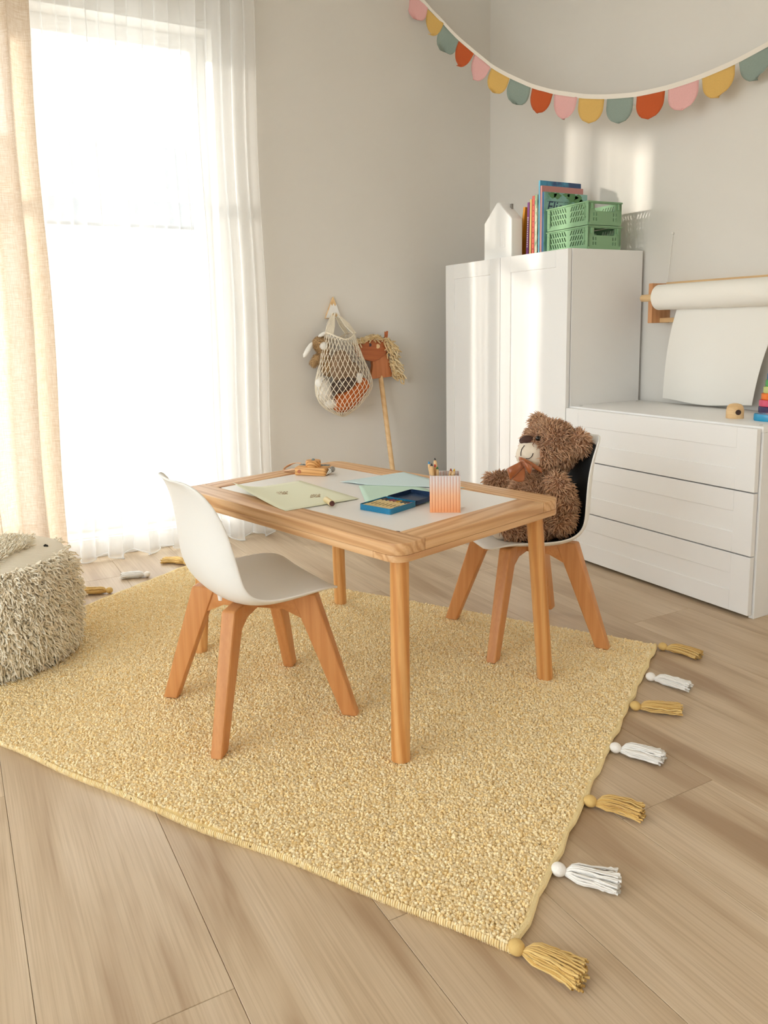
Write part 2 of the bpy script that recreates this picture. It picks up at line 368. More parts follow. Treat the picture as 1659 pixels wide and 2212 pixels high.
window('window_2', 'Y', YD-.13, WND[0], WND[1], WND[2], WND[3], [-1.2, .2], 1.6)
# outside: terrace, pale neighbour house with a grey roof
struct(MB().box((-40, -40, -.4), (XA-T, 40, -.25)).build('terrace', plain('terrace', rgb(205, 200, 192), .8, noise=.05, nscale=3)))
m = MB(); m.box((-13.7, -38, -.3), (4, -30, 5.3)); m.box((-13.8, -38.1, 5.3), (4.1, -29.9, 5.45))  # unseen building, added to keep direct sun out of the front window
struct(m.build('added_sun_blocker', plain('blocker_beige', rgb(238, 235, 230), .9)))
struct(MB().box((-40, -60, -.4), (40, YD-T, -.3)).build('garden', plain('garden_gravel', rgb(206, 203, 196), .9)))
h = thing('neighbour_house', 'pale rendered house with grey roof seen faintly through the sheer curtain', 'house', (-16, 3.5, -.25))
MB().box((-2, -6, 0), (2, 6, 3.0)).build('wall', plain('render', rgb(235, 232, 226), .9), h)
MB().prism([(-2.4, 3.0), (2.4, 3.0), (0, 4.85)], -6.4, 6.4, 'Y').build('roof', plain('roof_slate', rgb(96, 98, 102), .8, noise=.1, nscale=8), h)

# ------------------------------------------------------------------ curtains
M_SHEER = cloth('sheer_voile', (.95, .95, .94, 1), .44, .2)
def curtain(name, label, mat, xc, y0, y1, ztop, zbot, fold, amp, n, seed, flare=0, hem=None):
    r = random.Random(seed); ph = [r.uniform(0, 6.28) for _ in range(6)]; rows = []
    zs = [zbot+(ztop-zbot)*((i/26.0)**1.35) for i in range(27)]
    for z in zs:
        q = 1-(z-zbot)/(ztop-zbot); row = []
        for j in range(n+1):
            s = j/n; y = y0+(y1-y0)*s
            a = 2*PI*fold*s
            w = math.sin(a+ph[0]+.5*math.sin(a*.37+ph[1])+.35*q*math.sin(2.1*z+ph[2]))
            w = math.copysign(abs(w)**.8, w)*(.75+.45*math.sin(a*.29+ph[3])) + .3*math.sin(a*2.3+ph[4]+q)
            yy = y+.012*math.sin(2*a+ph[5])+flare*q*(s-.5)+.006*math.sin(5*z+3*s)
            row.append((xc+amp*(.65+.5*q)*w, yy, z + (.012*math.sin(a*.8+ph[2]) if z == zbot else 0)))
        rows.append(row)
    m = MB(); m.grid(rows)
    o = m.build(name, mat, None, smooth=True, ang=3); tag(o, label, 'curtain')
    h = MB(); h.tube([(p[0]+.0015, p[1], p[2]+.002) for p in rows[0]], .003, 5); h.build('hem', mat, o, smooth=True)
    return o
curtain('sheer_curtain', 'white sheer floor-length curtain hanging over the bright window', M_SHEER, XA+.075, .27, 1.232, 2.6, .012, 9.5, .022, 260, 4, .03)
M_LINEN = cloth('linen', rgb(224, 210, 192), .04, .42, 1, rgb(202, 178, 150), 700)
curtain('linen_curtain', 'beige linen curtain gathered beside the sheer curtain', M_LINEN, XA+.185, -.62, .372, 2.6, .02, 6.5, .035, 200, 11, .0)

# ------------------------------------------------------------------ wardrobe and dresser
XD, YF, WDR, HDR, WCB, HCB = -2.2145, 2.097, .7985, .593, .798, 1.187
SH = .065
def shaker(mb, x0, x1, z0, z1, yf, th, fx, fz):
    mb.box((x0, yf, z0), (x0+fx, yf+th, z1)); mb.box((x1-fx, yf, z0), (x1, yf+th, z1))
    mb.box((x0+fx, yf, z0), (x1-fx, yf+th, z0+fz)); mb.box((x0+fx, yf, z1-fz), (x1-fx, yf+th, z1)); return mb
w = thing('wardrobe', 'tall white two-door wardrobe with framed doors standing in the corner', 'wardrobe', (XD-WCB/2, (YF+YB)/2, 0)); x0 = XD-WCB
m = MB(); yb = YB-.016; yc = YF+.0215
m.box((x0, yc, .0), (x0+.018, yb, HCB)); m.box((XD-.0185, yc, .0), (XD-.0005, yb, HCB)); m.box((x0+.018, yc, HCB-.018), (XD-.0185, yb, HCB)); m.box((x0+.018, yc, .03), (XD-.0185, yb, .048)); m.box((x0+.018, yb-.006, .048), (XD-.0185, yb, HCB-.018))
m.build('carcass', M_WHITE, w, bevel=.001, seg=1, world=True)
for a, b in ((x0+.001, x0+WCB/2-.0015), (x0+WCB/2+.0015, XD-.0015)):
    d = shaker(MB(), a, b, .012, HCB-.001, YF, .018, SH, SH).build('door', M_WHITE, w, bevel=.0008, seg=1, world=True)
    MB().box((a+SH-.001, YF+.0045, .012+SH-.001), (b-SH+.001, YF+.0155, HCB-SH)).build('panel', M_WHITE, d, world=True)
d0 = thing('dresser', 'low white three-drawer dresser with framed drawer fronts beside the wardrobe', 'dresser', (XD+WDR/2, (YF+YB)/2, 0)); xr = XD+WDR
m = MB(); m.box((XD+.0005, yc, 0), (XD+.0185, yb, HDR-.018)); m.box((xr-.018, yc, 0), (xr, yb, HDR-.018)); m.box((XD+.0185, yb-.006, .02), (xr-.018, yb, HDR-.018)); m.box((XD+.0185, yc, .02), (xr-.018, yb-.006, .036))
m.build('carcass', M_WHITE, d0, bevel=.001, seg=1, world=True)
MB().box((XD+.0005, yc-.002, HDR-.0178), (xr, yb, HDR)).build('top', M_WHITE, d0, bevel=.0015, world=True)
for z0, z1 in ((.012, .1945), (.1985, .3915), (.3955, .587)):
    d = shaker(MB(), XD+.002, xr-.006, z0, z1, YF, .018, SH, SH*.98).build('drawer', M_WHITE, d0, bevel=.0008, seg=1, world=True)
    MB().box((XD+.001+SH, YF+.0035, z0+SH*.98-.001), (xr-.005-SH, YF+.0155, z1-SH*.98+.001)).build('panel', M_WHITE, d, world=True)
for px in ((XD+.03, YF+.05), (xr-.03, YF+.05), (XD+.03, yb-.04)):
    MB().lathe([(.006, 0), (.006, .0012), (.004, .0016)], 10, Matrix.Translation((px[0], px[1], HDR))).build('cover_cap', plain('cap_grey', rgb(205, 203, 198), .5), d0, world=True)

# ------------------------------------------------------------------ things on the wardrobe
ZT = HCB
hl = thing('house_lamp', 'white house-shaped lamp with a pitched roof on the wardrobe', 'lamp', (-2.672, 2.158, ZT)); hw = .092
M_LAMP = plain('white_porcelain', rgb(244, 243, 240), .35)
MB().prism([(-hw, 0), (hw, 0), (hw, .157), (.006, .234), (-.006, .234), (-hw, .157)], -.03, .03, 'Y').build('body', M_LAMP, hl, bevel=.007, seg=3)
wf = shaker(MB(), .016, .05, .045, .115, -.0318, .003, .004, .004).build('window_outline', M_LAMP, hl, bevel=.0006, seg=1)
MB().box((.03, .012, .185), (.04, .022, .226)).build('chimney', plain('chimney_grey', rgb(150, 146, 138), .6), hl, bevel=.001)
def book(name, label, xl, th, depth, hgt, cover, spine, yfront=2.2, lean=0, page=rgb(238, 230, 212)):
    b = thing(name, label, 'book', (xl, yfront, ZT), 0, 'picture books on the wardrobe')
    R = Matrix.Rotation(lean, 4, 'Y')
    def bb(lo, hi, nm, mat, par=b): return MB().box(lo, hi).xf(R).build(nm, mat, par, bevel=.0006, seg=1)
    c = .0016
    bb((c, .004, .003), (th-c, depth-.003, hgt-.003), 'pages', plain('pages', page, .9))
    f = bb((th-c, 0, 0), (th, depth, hgt), 'front_cover', cover); bb((0, 0, 0), (c, depth, hgt), 'back_cover', cover)
    s = bb((c, 0, 0), (th-c, .003, hgt), 'spine', spine); return b, f, s, R
BC = lambda n, c, r=.35: plain('book_'+n, rgb(*c), r)
def picture_cover(n, c0, c1, c2, sc=16):
    t = NT('cover_'+n); t.b.inputs['Roughness'].default_value = .35
    tc = t.n('ShaderNodeTexCoord'); nz = t.n('ShaderNodeTexNoise'); nz.inputs['Scale'].default_value = sc; nz.inputs['Detail'].default_value = 3; t.l(tc.outputs['Object'], nz.inputs['Vector'])
    t.l(t.ramp(nz.outputs[0], [(.42, c0), (.5, c1), (.62, c2)]), t.b.inputs['Base Color']); return t.m
xx = -2.617
bk = []
bk.append(book('picture_book', 'thin orange book leaning beside the house lamp', -2.624, .012, .21, .21, BC('orange', (222, 146, 38)), BC('orange2', (236, 168, 50)), lean=.155))
bk.append(book('picture_book', 'purple book with white spine lettering next to the leaning orange book', -2.5735, .0125, .22, .222, BC('purple', (138, 74, 140)), BC('purple', (138, 74, 140)), lean=.03))
bk.append(book('picture_book', 'brown book with a pale yellow spine between the purple and coral books', -2.5545, .0125, .22, .232, BC('brown', (188, 112, 44)), BC('paleyellow', (222, 202, 130)), lean=.012))
bk.append(book('picture_book', 'coral red book with dotted spine', -2.5385, .0145, .2, .243, BC('coral', (226, 110, 96)), BC('coral', (226, 110, 96)), lean=.004))
bk.append(book('picture_book', 'cream and green illustrated book beside the coral book', -2.5215, .0155, .2, .245, picture_cover('cream', rgb(150, 178, 140), rgb(216, 214, 186), rgb(120, 160, 150)), picture_cover('cream2', rgb(150, 178, 140), rgb(216, 214, 186), rgb(236, 226, 200), 30)))
bk.append(book('picture_book', 'tallest book, light blue spine and dark blue cover', -2.500, .010, .222, .298, picture_cover('blue', rgb(34, 70, 118), rgb(38, 80, 128), rgb(66, 150, 190), 12), BC('skyblue', (120, 192, 214))))
bk.append(book('picture_book', 'dusty pink book behind the teal picture book', -2.489, .010, .224, .276, BC('pink', (190, 128, 124)), BC('pink2', (206, 150, 148))))
bk.append(book('picture_book', 'teal picture book with a leafy cover, nearest the green crates', -2.478, .012, .235, .25, picture_cover('teal', rgb(140, 186, 176), rgb(128, 178, 172), rgb(88, 138, 96), 13), BC('navy', (42, 88, 140))))
b, f, s, R = bk[-1]
V, F = text_mesh('Flieg', .062, .25)
Mx = Matrix.Translation((.0122, .012, .172)) @ Matrix(((0, 0, 1, 0), (1, 0, 0, 0), (0, 1, 0, 0), (0, 0, 0, 1)))
MB().add(V, F).xf(Mx).build('title', BC('inkblue', (24, 46, 84)), f)
m = MB()
for k in range(22):
    if k % 9 != 8: m.box((.0120, .016+k*.0052, .212-.0006*k*0), (.0124, .016+k*.0052+.0038, .2145))
m.build('author_line', BC('inkgreen', (60, 92, 84)), f)
m = MB()
for k, (yy, zz, ry, rz) in enumerate(((.045, .24, .022, .012), (.07, .238, .02, .012), (.15, .236, .03, .016), (.185, .225, .025, .022), (.2, .205, .02, .02), (.12, .243, .02, .008))):
    pl = [(yy+ry*math.cos(a)*(1+.25*math.sin(5*a+k)), min(.2495, zz+rz*math.sin(a)*(1+.25*math.cos(4*a)))) for a in [2*PI*i/16 for i in range(16)]]
    m.prism(pl, .0121, .0124, 'X')
m.build('leaf_print', BC('leafgreen', (86, 138, 84)), f)
b, f, s, R = bk[1]
m = MB()
for k in range(14):
    m.box((.004, -.0003, .04+k*.009), (.009, .0002, .046+k*.009))
m.xf(R).build('lettering', BC('white', (240, 232, 236)), s)
b, f, s, R = bk[3]
m = MB()
for k in range(9): m.lathe([(.0022, 0), (.0022, .0004)], 8, Matrix.Translation((.0075, 0, .03+k*.022)) @ Matrix.Rotation(PI/2, 4, 'X'))
m.xf(R).build('dots', BC('dotdark', (110, 40, 48)), s)
M_CRATE = plain('green_plastic', rgb(136, 174, 134), .42, spec=.4)
def lattice_side(L, Hh, th, slots, mbx):
    """a flat panel in the local XZ plane (x 0..L) with slanted slot holes: built from strips around each slot"""
    bm = bmesh.new()
    rows = slots['rows']; z0, z1 = slots['z']; rh = (z1-z0)/rows
    def quad(pts, y):
        return [(p[0], y, p[1]) for p in pts]
    polys = []
    polys.append([(0, 0), (L, 0), (L, z0), (0, z0)]); polys.append([(0, z1), (L, z1), (L, Hh), (0, Hh)])
    xs = slots['x']
    for r in range(rows):
        a = z0+r*rh; g = rh*.2; b0, b1 = a+g, a+rh
        polys.append([(0, a), (L, a), (L, b0), (0, b0)])
        cur = 0; ct = 0
        for (x, dirn) in xs:
            sl = dirn*(b1-b0)*.45; wd = slots['w']
            polys.append([(cur, b0), (x, b0), (x+sl, b1), (ct, b1)])
            cur, ct = x+wd, x+wd+sl
        polys.append([(cur, b0), (L, b0), (L, b1), (ct, b1)])
    for p in polys: mbx.prism(p, 0, th, 'Y')
    return mbx
def crate(z, label):
    CL, CW, CH = .232, .166, .088; th = .004
    c = thing('storage_crate', label, 'crate', (-2.2245, 2.204, z), -.03, 'green crates on the wardrobe')
    xs = [(.018+i*.0135, -1) for i in range(7)]+[(.126+i*.0135, 1) for i in range(7)]
    for yy in (0, CW-th):
        m = MB(); lattice_side(CL-.036, CH-.008, th, dict(rows=3, z=(.01, .074), x=[(x-.012, d) for x, d in xs], w=.0062), m)
        m.xf(Matrix.Translation((-CL+.018, yy, .004)))
        m.build('long_side', M_CRATE, c)
    for xx_ in (-th, -CL):
        m = MB(); D = CW; hz = .052
        # short side with a handle opening and two pairs of slots each side
        m.prism([(0, .004), (D, .004), (D, .012), (0, .012)], 0, th, 'X')
        for (a, b) in ((.0, .024), (.029, .037), (.042, D-.042), (D-.037, D-.029), (D-.024, D)): m.prism([(a, .012), (b, .012), (b, hz), (a, hz)], 0, th, 'X')
        for (a, b) in ((.024, .029), (.037, .042), (D-.042, D-.037), (D-.029, D-.024)):
            m.prism([(a, .012), (b, .012), (b, .016), (a, .016)], 0, th, 'X'); m.prism([(a, .028), (b, .028), (b, .034), (a, .034)], 0, th, 'X'); m.prism([(a, .046), (b, .046), (b, hz), (a, hz)], 0, th, 'X')
        m.prism([(0, hz), (.034, hz), (.030, .06), (.030, CH), (0, CH)], 0, th, 'X'); m.prism([(D-.034, hz), (D, hz), (D, CH), (D-.030, CH), (D-.030, .06)], 0, th, 'X')
        m.prism([(.030, CH-.009), (D-.030, CH-.009), (D-.030, CH), (.030, CH)], 0, th, 'X')
        m.xf(Matrix.Translation((xx_, 0, 0)))
        m.build('short_side', M_CRATE, c)
    for xx_ in (-.018, -CL+.0):
        for yy in (-.003, CW-.009): MB().box((xx_, yy, .008), (xx_+.018, yy+.012, CH+.001)).build('corner_post', M_CRATE, c, bevel=.0015, seg=1)
    m = MB(); m.box((-CL-.003, -.005, CH-.006), (.003, .003, CH)); m.box((-CL-.003, CW-.003, CH-.006), (.003, CW+.005, CH)); m.box((-.003, .003, CH-.006), (.004, CW-.003, CH)); m.box((-CL-.004, .003, CH-.006), (-CL+.003, CW-.003, CH))
    m.build('rim', M_CRATE, c, bevel=.001, seg=1)
    m = MB(); m.box((-CL+.004, .004, 0), (-.004, CW-.004, .006)); m.box((-CL+.002, -.002, .0), (-.002, .0035, .012)); m.box((-.0035, .002, 0), (.002, CW-.002, .010))
    m.build('base', M_CRATE, c)
    for q in (-.018, -CL+.018):
        m = MB()
        for zz in (.03, .068): m.tube([(q-.006, -.005, zz), (q+.006, -.005, zz)], .0022, 8)
        m.box((q-.0025, -.0052, .018), (q+.0025, -.003, .08)); m.build('hinge', M_CRATE, c)
    for yy in (.012, CW-.022): MB().box((-.001, yy, .058), (.0065, yy+.009, .08)).build('clip', M_CRATE, c, bevel=.001, seg=1)
    return c
crate(ZT, 'lower green slatted plastic crate standing on the wardrobe'); crate(ZT+.0905, 'upper green slatted plastic crate stacked on the lower crate')

# ------------------------------------------------------------------ bunting
PA, PB = np.array([-3.19, 2.05]), np.array([-1.55, 2.49]); dl = PB-PA; nl = np.array([-dl[1], dl[0]]); dl3 = np.array([*dl, 0])/np.linalg.norm(dl); nl3 = np.array([*nl, 0])/np.linalg.norm(nl)
def on_line(x, y): d = ray(x, y); return CAMP+d*((PA @ nl)/(d[:2] @ nl))
bt = thing('bunting_garland', 'fabric bunting of pink, yellow, sage and rust half-round flags on a cream tape', 'garland', tuple(on_line(1290, 212)))
FC = {'p': plain('felt_pink', rgb(228, 176, 172), .95, noise=.04, nscale=300, bump=.3), 'y': plain('felt_yellow', rgb(216, 176, 100), .95, noise=.04, nscale=300, bump=.3),
      's': plain('felt_sage', rgb(142, 156, 146), .95, noise=.04, nscale=300, bump=.3), 'r': plain('felt_rust', rgb(192, 88, 42), .95, noise=.04, nscale=300, bump=.3)}
FLG = [('p', 889, -12, 925, 10, 900, 43), ('y', 924, 20, 959, 50, 932, 77), ('s', 958, 53, 991, 87, 959, 113), ('r', 992, 87, 1024, 115, 990, 143), ('p', 1026, 116, 1060, 144, 1027, 174), ('y', 1062, 147, 1101, 168, 1068, 201),
       ('s', 1103, 169, 1146, 188, 1115, 226), ('r', 1150, 190, 1194, 202, 1163, 245), ('p', 1198, 203, 1247, 209, 1219, 258), ('y', 1251, 212, 1305, 213, 1275, 266), ('s', 1312, 213, 1368, 209, 1337, 266),
       ('r', 1376, 208, 1436, 195, 1400, 257), ('p', 1444, 193, 1509, 172, 1472, 238), ('y', 1517, 168, 1587, 140, 1549, 210), ('s', 1597, 132, 1668, 97, 1630, 172)]
top = []
for i, (c, ax, ay, bx_, by, cx_, cy_) in enumerate(FLG):
    A, B, Cc = on_line(ax, ay), on_line(bx_, by), on_line(cx_, cy_)
    top += [A, B]; mid = (A+B)/2; ex = (B-A)/2; dn = Cc-mid; dn = dn-ex*(dn @ ex)/(ex @ ex)*.35
    rows = []; n = 10; rr = random.Random(i)
    tw = rr.uniform(-.02, .02); bend = rr.uniform(-.014, .014)
    for k in range(n+1):
        v = k/n; wv = 1 if v < .35 else math.sqrt(max(0.0, 1-((v-.35)/.65)**2)); wv = max(wv, .04)
        rows.append([tuple(mid+ex*wv*s+dn*v+nl3*(bend*math.sin(PI*(s*.5+.5))*v+tw*v*s)) for s in np.linspace(-1, 1, 11)])
    m = MB(); m.grid(rows); o = m.build('flag', FC[c], bt, smooth=True, ang=3, world=True)
    sm = o.modifiers.new('thick', 'SOLIDIFY'); sm.thickness = .0024; sm.offset = 0
    edge = [rows[k][0] for k in range(n+1)]+[rows[k][-1] for k in range(n, -1, -1)]
    MB().tube([tuple(np.array(p)*1.0) for p in edge], .0013, 4).build('seam', FC[c], o, world=True)
e0 = top[0]-(top[1]-top[0])*min(1.0, (top[0][0]-XA-.004)/(top[1][0]-top[0][0]))
top = [e0]+top+[on_line(1720, 62)]
pts = []
for k in range(len(top)-1):
    for q in (0, .5): pts.append(top[k]*(1-q)+top[k+1]*q)
pts.append(top[-1]); pts = np.array(pts)
for _ in range(3): pts[1:-1] = (pts[:-2]+2*pts[1:-1]+pts[2:])/4
up = np.array([0, 0, .0085])
rows = []
for s, off in ((-1, -.0014), (1, -.0014), (1, .0014), (-1, .0014), (-1, -.0014)):
    rows.append([tuple(p+up*s+np.array([0, 0, .006])+nl3*off) for p in pts])
MB().grid(rows).build('tape', plain('cream_tape', rgb(236, 228, 216), .9, bump=.2, nscale=400), bt, world=True, smooth=True)
for p, nm in ((pts[0], 'pin'),): pass

# ------------------------------------------------------------------ paper roll holder on the back wall
ph = thing('paper_roll_holder', 'wooden wall holder with a white drawing-paper roll above the dresser', 'paper roll', (-1.9, YB, .9))
ya = YB-.15; LX = -2.092
def bracket(x):
    m = MB(); m.box((x, YB-.102, .902), (x+.02, YB-.0005, 1.052)); return m
o = bracket(-2.107).build('bracket', M_ALDER, ph, bevel=.003, world=True); bracket(-1.52).build('bracket', M_ALDER, ph, bevel=.003, world=True)
MB().box((-2.087, YB-.06, .9035), (-1.52, YB-.044, .921)).build('tear_bar', M_LWOOD, ph, bevel=.002, world=True)
MB().box((-2.087, YB-.03, 1.036), (-1.52, YB-.0005, 1.056)).build('back_rail', M_LWOOD, ph, bevel=.002, world=True)
RC = (YB-.113, .997)
MB().tube([(-2.125, RC[0], RC[1]), (-1.49, RC[0], RC[1])], .0135, 16).build('dowel', M_LWOOD, ph, smooth=True, world=True)
M_PAPER = cloth('drawing_paper', rgb(243, 240, 233), 0, .05)
rl = MB().tube([(-2.045, RC[0], RC[1]), (-1.545, RC[0], RC[1])], .047, 40).build('paper_roll', plain('paper_white', rgb(243, 239, 230), .8), ph, smooth=True, world=True)
rows = []
for i in range(26):
    v = i/25; row = []
    for j in range(15):
        s = j/14
        q = v; y = RC[0]+.012-.006*math.sin(q*PI)+.05*q*q+.006*math.sin(3*q+s*4)*q; z = RC[1]-.0455-(.345-.006*math.cos(s*6))*q
        xl, xrr = -1.975-.095*q-.0*q, -1.56-.135*q
        row.append((xl+(xrr-xl)*s, y+.004*math.sin(s*7+q*2)*q, z))
    rows.append(row)
o = MB().grid(rows).build('paper_sheet', M_PAPER, ph, smooth=True, ang=3, world=True)
MB().tube([(-2.098, YB-.012, 1.05), (-2.085, YB-.004, 1.24)], .0012, 5).build('hanging_cord', plain('cord_white', rgb(236, 233, 226), .8), ph, world=True)
MB().lathe([(.004, 0), (.004, .008), (.002, .010)], 10, Matrix.Translation((-2.085, YB-.0005, 1.24)) @ Matrix.Rotation(PI/2, 4, 'X')).build('nail', M_TRIM, ph, world=True)

# ------------------------------------------------------------------ toys on the dresser
p = on_z(1587, 903, HDR)
dm = thing('wooden_dome', 'small beech dome with a round hole on the dresser', 'toy', (p[0], p[1], HDR))
m = MB(); m.lathe([(.026, 0), (.0265, .002), (.0265, .026), (.0235, .038), (.017, .045), (.008, .0475), (.001, .048)], 36)
m.build('body', M_LWOOD, dm, smooth=True)
ang = math.atan2(-p[1], -p[0])+.38
hx, hy = .0262*math.cos(ang), .0262*math.sin(ang)
MB().lathe([(.0085, -.006), (.0085, .0008), (.0078, .0010)], 18, Matrix.Translation((hx, hy, .021)) @ Vector((hx, hy, 0)).to_track_quat('Z', 'Y').to_matrix().to_4x4()).build('hole', M_DARK, dm)
p = on_z(1653, 909, HDR)
bl = thing('blue_wooden_ring', 'glossy blue oval wooden piece with a hole at the right end of the dresser', 'toy', (p[0], p[1], HDR))
m = MB(); out = [(.036*math.cos(a), .026*math.sin(a)) for a in [2*PI*i/32 for i in range(32)]]; inn = [(-.008+.011*math.cos(a), .009*math.sin(a)) for a in [2*PI*i/32 for i in range(32)]]
V = []; F = []
for z, dd in ((0, .96), (.004, 1), (.018, 1), (.022, .95)):
    V += [(x*dd, y*dd, z) for x, y in out]
for z in (.022, 0): V += [(x, y, z) for x, y in inn]
for k in range(6):
    for j in range(32): F.append((k*32+j, k*32+(j+1) % 32, ((k+1) % 6)*32+(j+1) % 32, ((k+1) % 6)*32+j))
m.add(V, F).build('body', plain('blue_gloss', rgb(38, 150, 196), .22), bl, smooth=True)
p = on_z(1667, 892, HDR)
st = thing('stacking_tower', 'stacking toy of green, lime, orange and pink rings at the photo edge', 'toy', (p[0], p[1], HDR))
MB().tube([(0, 0, 0), (0, 0, .135)], .007, 12).build('post', M_LWOOD, st, smooth=True)
zz = .0
for r0, cc in ((.0415, (70, 60, 100)), (.0405, (226, 92, 122)), (.0345, (240, 124, 40)), (.029, (206, 214, 140)), (.0235, (98, 174, 104)), (.019, (60, 140, 190))):
    hgt = .0225
    MB().lathe([(r0*.93, 0), (r0, .003), (r0, hgt-.003), (r0*.93, hgt-.0002)], 28, Matrix.Translation((0, 0, zz))).build('ring', plain('ring_%d' % cc[0], rgb(*cc), .3), st, smooth=True); zz += hgt

# ------------------------------------------------------------------ rug
E1 = np.array([-.8520, -.5235, 0]); E2 = np.array([-.5235, .8520, 0]); RO = np.array([-.781, .654, 0]); RL, RWD = 1.705, 1.222; RT = .010
rug = thing('rug', 'yellow tufted rug with mustard and white tassels under the play table', 'rug', tuple(RO+E1*RL/2+E2*RWD/2), 0)
M_RUG0 = plain('rug_back', rgb(250, 226, 166), .95)
def rp(u, v, z=0): return RO+E1*u+E2*v+np.array([0, 0, z])
def wob(u): return .004*math.sin(7*u)+.003*math.sin(17*u+1)
m = MB(); poly = []
for k in range(40): poly.append(rp(RL*k/40, wob(RL*k/40))[:2])
for k in range(20): poly.append(rp(RL+wob(k)*.7, RWD*k/20)[:2])
for k in range(40): poly.append(rp(RL*(1-k/40), RWD+wob(k))[:2])
for k in range(20): poly.append(rp(wob(k*.3)*.6, RWD*(1-k/20))[:2])
m.prism([tuple(q) for q in poly], .0005, RT, 'Z').build('backing', M_RUG0, rug, world=True)
NTF = 100000
gu, gv = np.meshgrid(np.arange(.004, RL-.004, .00455), np.arange(.006, RWD-.004, .00455)); u = gu.ravel(); v = gv.ravel(); NTF = len(u)
u = u+RNG.normal(size=NTF)*.0017; v = v+RNG.normal(size=NTF)*.0017
P0 = RO+np.outer(u, E1)+np.outer(v, E2); P0[:, 2] = RT-.003
def field(u, v, s): return np.sin(u*31*s+3*np.sin(v*17*s))+np.sin(v*43*s+2.5*np.sin(u*23*s))+.8*np.sin((u+v)*71*s+np.sin(v*53*s))
a = field(u, v, 2.1)*.8+field(v+2, u, 4.3)*.7+RNG.normal(size=NTF)*.6
lean = np.stack([np.cos(a), np.sin(a), np.zeros_like(a)], 1)*.55+np.outer(np.ones(NTF), E2*-.3)
L = .0085*(.85+.22*RNG.random(NTF)+.12*np.sin(u*150+4*np.sin(v*90))*np.sin(v*170+3*np.sin(u*110)))
t = np.array([0, .7, 1.0]); pth = np.stack([P0+np.array([0, 0, 1.0])*(L*q*.95)[:, None]+lean*(L*q*q*.6)[:, None]+RNG.normal(size=(NTF, 3))*.0009*q for q in t], 1)
M_PILE = strand_mat('rug_pile', rgb(250, 220, 158), rgb(255, 239, 200))
strands('pile', pth, np.array([.0032, .0037, .0004]), 4, M_PILE, rug, world=True, kind='stuff')
# rolled hem on the tassel ends and stitched binding on the long near edge
M_HEM = plain('rug_hem', rgb(250, 228, 174), .95, noise=.06, nscale=500, bump=.8, bdist=.002)
for uu in (0.0, RL):
    m = MB(); m.tube([tuple(rp(uu+wob(k*.3)*.5, RWD*k/40, .0075)) for k in range(41)], .0065, 8); m.build('rolled_hem', M_HEM, rug, smooth=True, world=True)
n = 420; uu = np.linspace(.004, RL-.004, n); kk = np.linspace(0, 1, 5)
pth = np.stack([np.stack([rp(x, wob(x)-.0035*math.sin(PI*q)-.0005, .001+.012*q) for q in kk]) for x in uu])
strands('edge_stitching', pth, np.full(5, .0021), 4, strand_mat('stitch', rgb(240, 212, 152), rgb(252, 230, 182)), rug, world=True, kind='stuff')
M_TY = strand_mat('tassel_mustard', rgb(206, 164, 92), rgb(232, 200, 132)); M_TW = strand_mat('tassel_white', rgb(236, 232, 226), rgb(250, 248, 244))
M_BY = plain('knot_mustard', rgb(220, 186, 118), .95, bump=.5, nscale=300); M_BW = plain('knot_white', rgb(244, 240, 234), .95, bump=.5, nscale=300)
def tassel(root, tip, white, seed, spread=1.0, bulge=1.0):
    root = np.array(root); tip = np.array(tip); d = tip-root; Ln = np.linalg.norm(d); d /= Ln; sd_ = np.array([-d[1], d[0], 0]); r = np.random.default_rng(seed)
    n = 96; K = 9; kb = .011
    th = r.random(n)*2*PI; rad = np.sqrt(r.random(n)); s0 = np.cos(th)*rad; h0 = np.sin(th)*rad; tt = np.linspace(0, 1, K)
    wid = .004+(.017*bulge*np.sin(np.minimum(tt/.3, 1)*PI/2)+(.012*spread)*np.clip(tt-.45, 0, 1)**1.3*1.6)
    hei = .004+.0085*np.sin(np.minimum(tt/.3, 1)*PI/2)-.003*tt
    ln = Ln-2*kb; ends = 1+.035*r.normal(size=n)-.06*np.abs(s0)
    curve = .006*np.sin(np.linspace(0, PI, K))*r.normal()
    pths = root+d*(2*kb)+np.stack([np.outer(ends*ln*q, d)+np.outer(s0*wid[k]+curve[k]+r.normal(size=n)*.0016*q, sd_)+np.outer(h0*hei[k]+r.normal(size=n)*.0008*q, [0, 0, 1.0]) for k, q in enumerate(tt)], 1)
    zc = .004+.0095*np.minimum(tt/.25+.5, 1)
    pths[:, :, 2] = np.maximum(zc[None, :]+pths[:, :, 2]-root[2], .0022)
    o = strands('tassel', pths, np.r_[np.full(K-1, .00165), .0021], 5, M_TW if white else M_TY, rug, rnd=r.random(n), world=True)
    tag(o, 'white cotton tassel' if white else 'mustard yellow cotton tassel')
    c = root+d*kb
    MB().ball((c[0], c[1], .0115), (.0125, .0125, .0108), 16, 10).build('knot', M_BW if white else M_BY, o, smooth=True, world=True)
    return o
TS = [((1100, 2044), (1262, 2118), 0), ((1192, 1879), (1336, 1912), 1), ((1262, 1731), (1388, 1762), 0), ((1318, 1616), (1432, 1642), 1), ((1362, 1527), (1470, 1536), 0), ((1396, 1462), (1490, 1488), 1), ((1423, 1397), (1513, 1420), 0),
      ((408, 1217), (353, 1213), 0), ((324, 1242), (266, 1246), 1), ((243, 1277), (186, 1279), 0)]
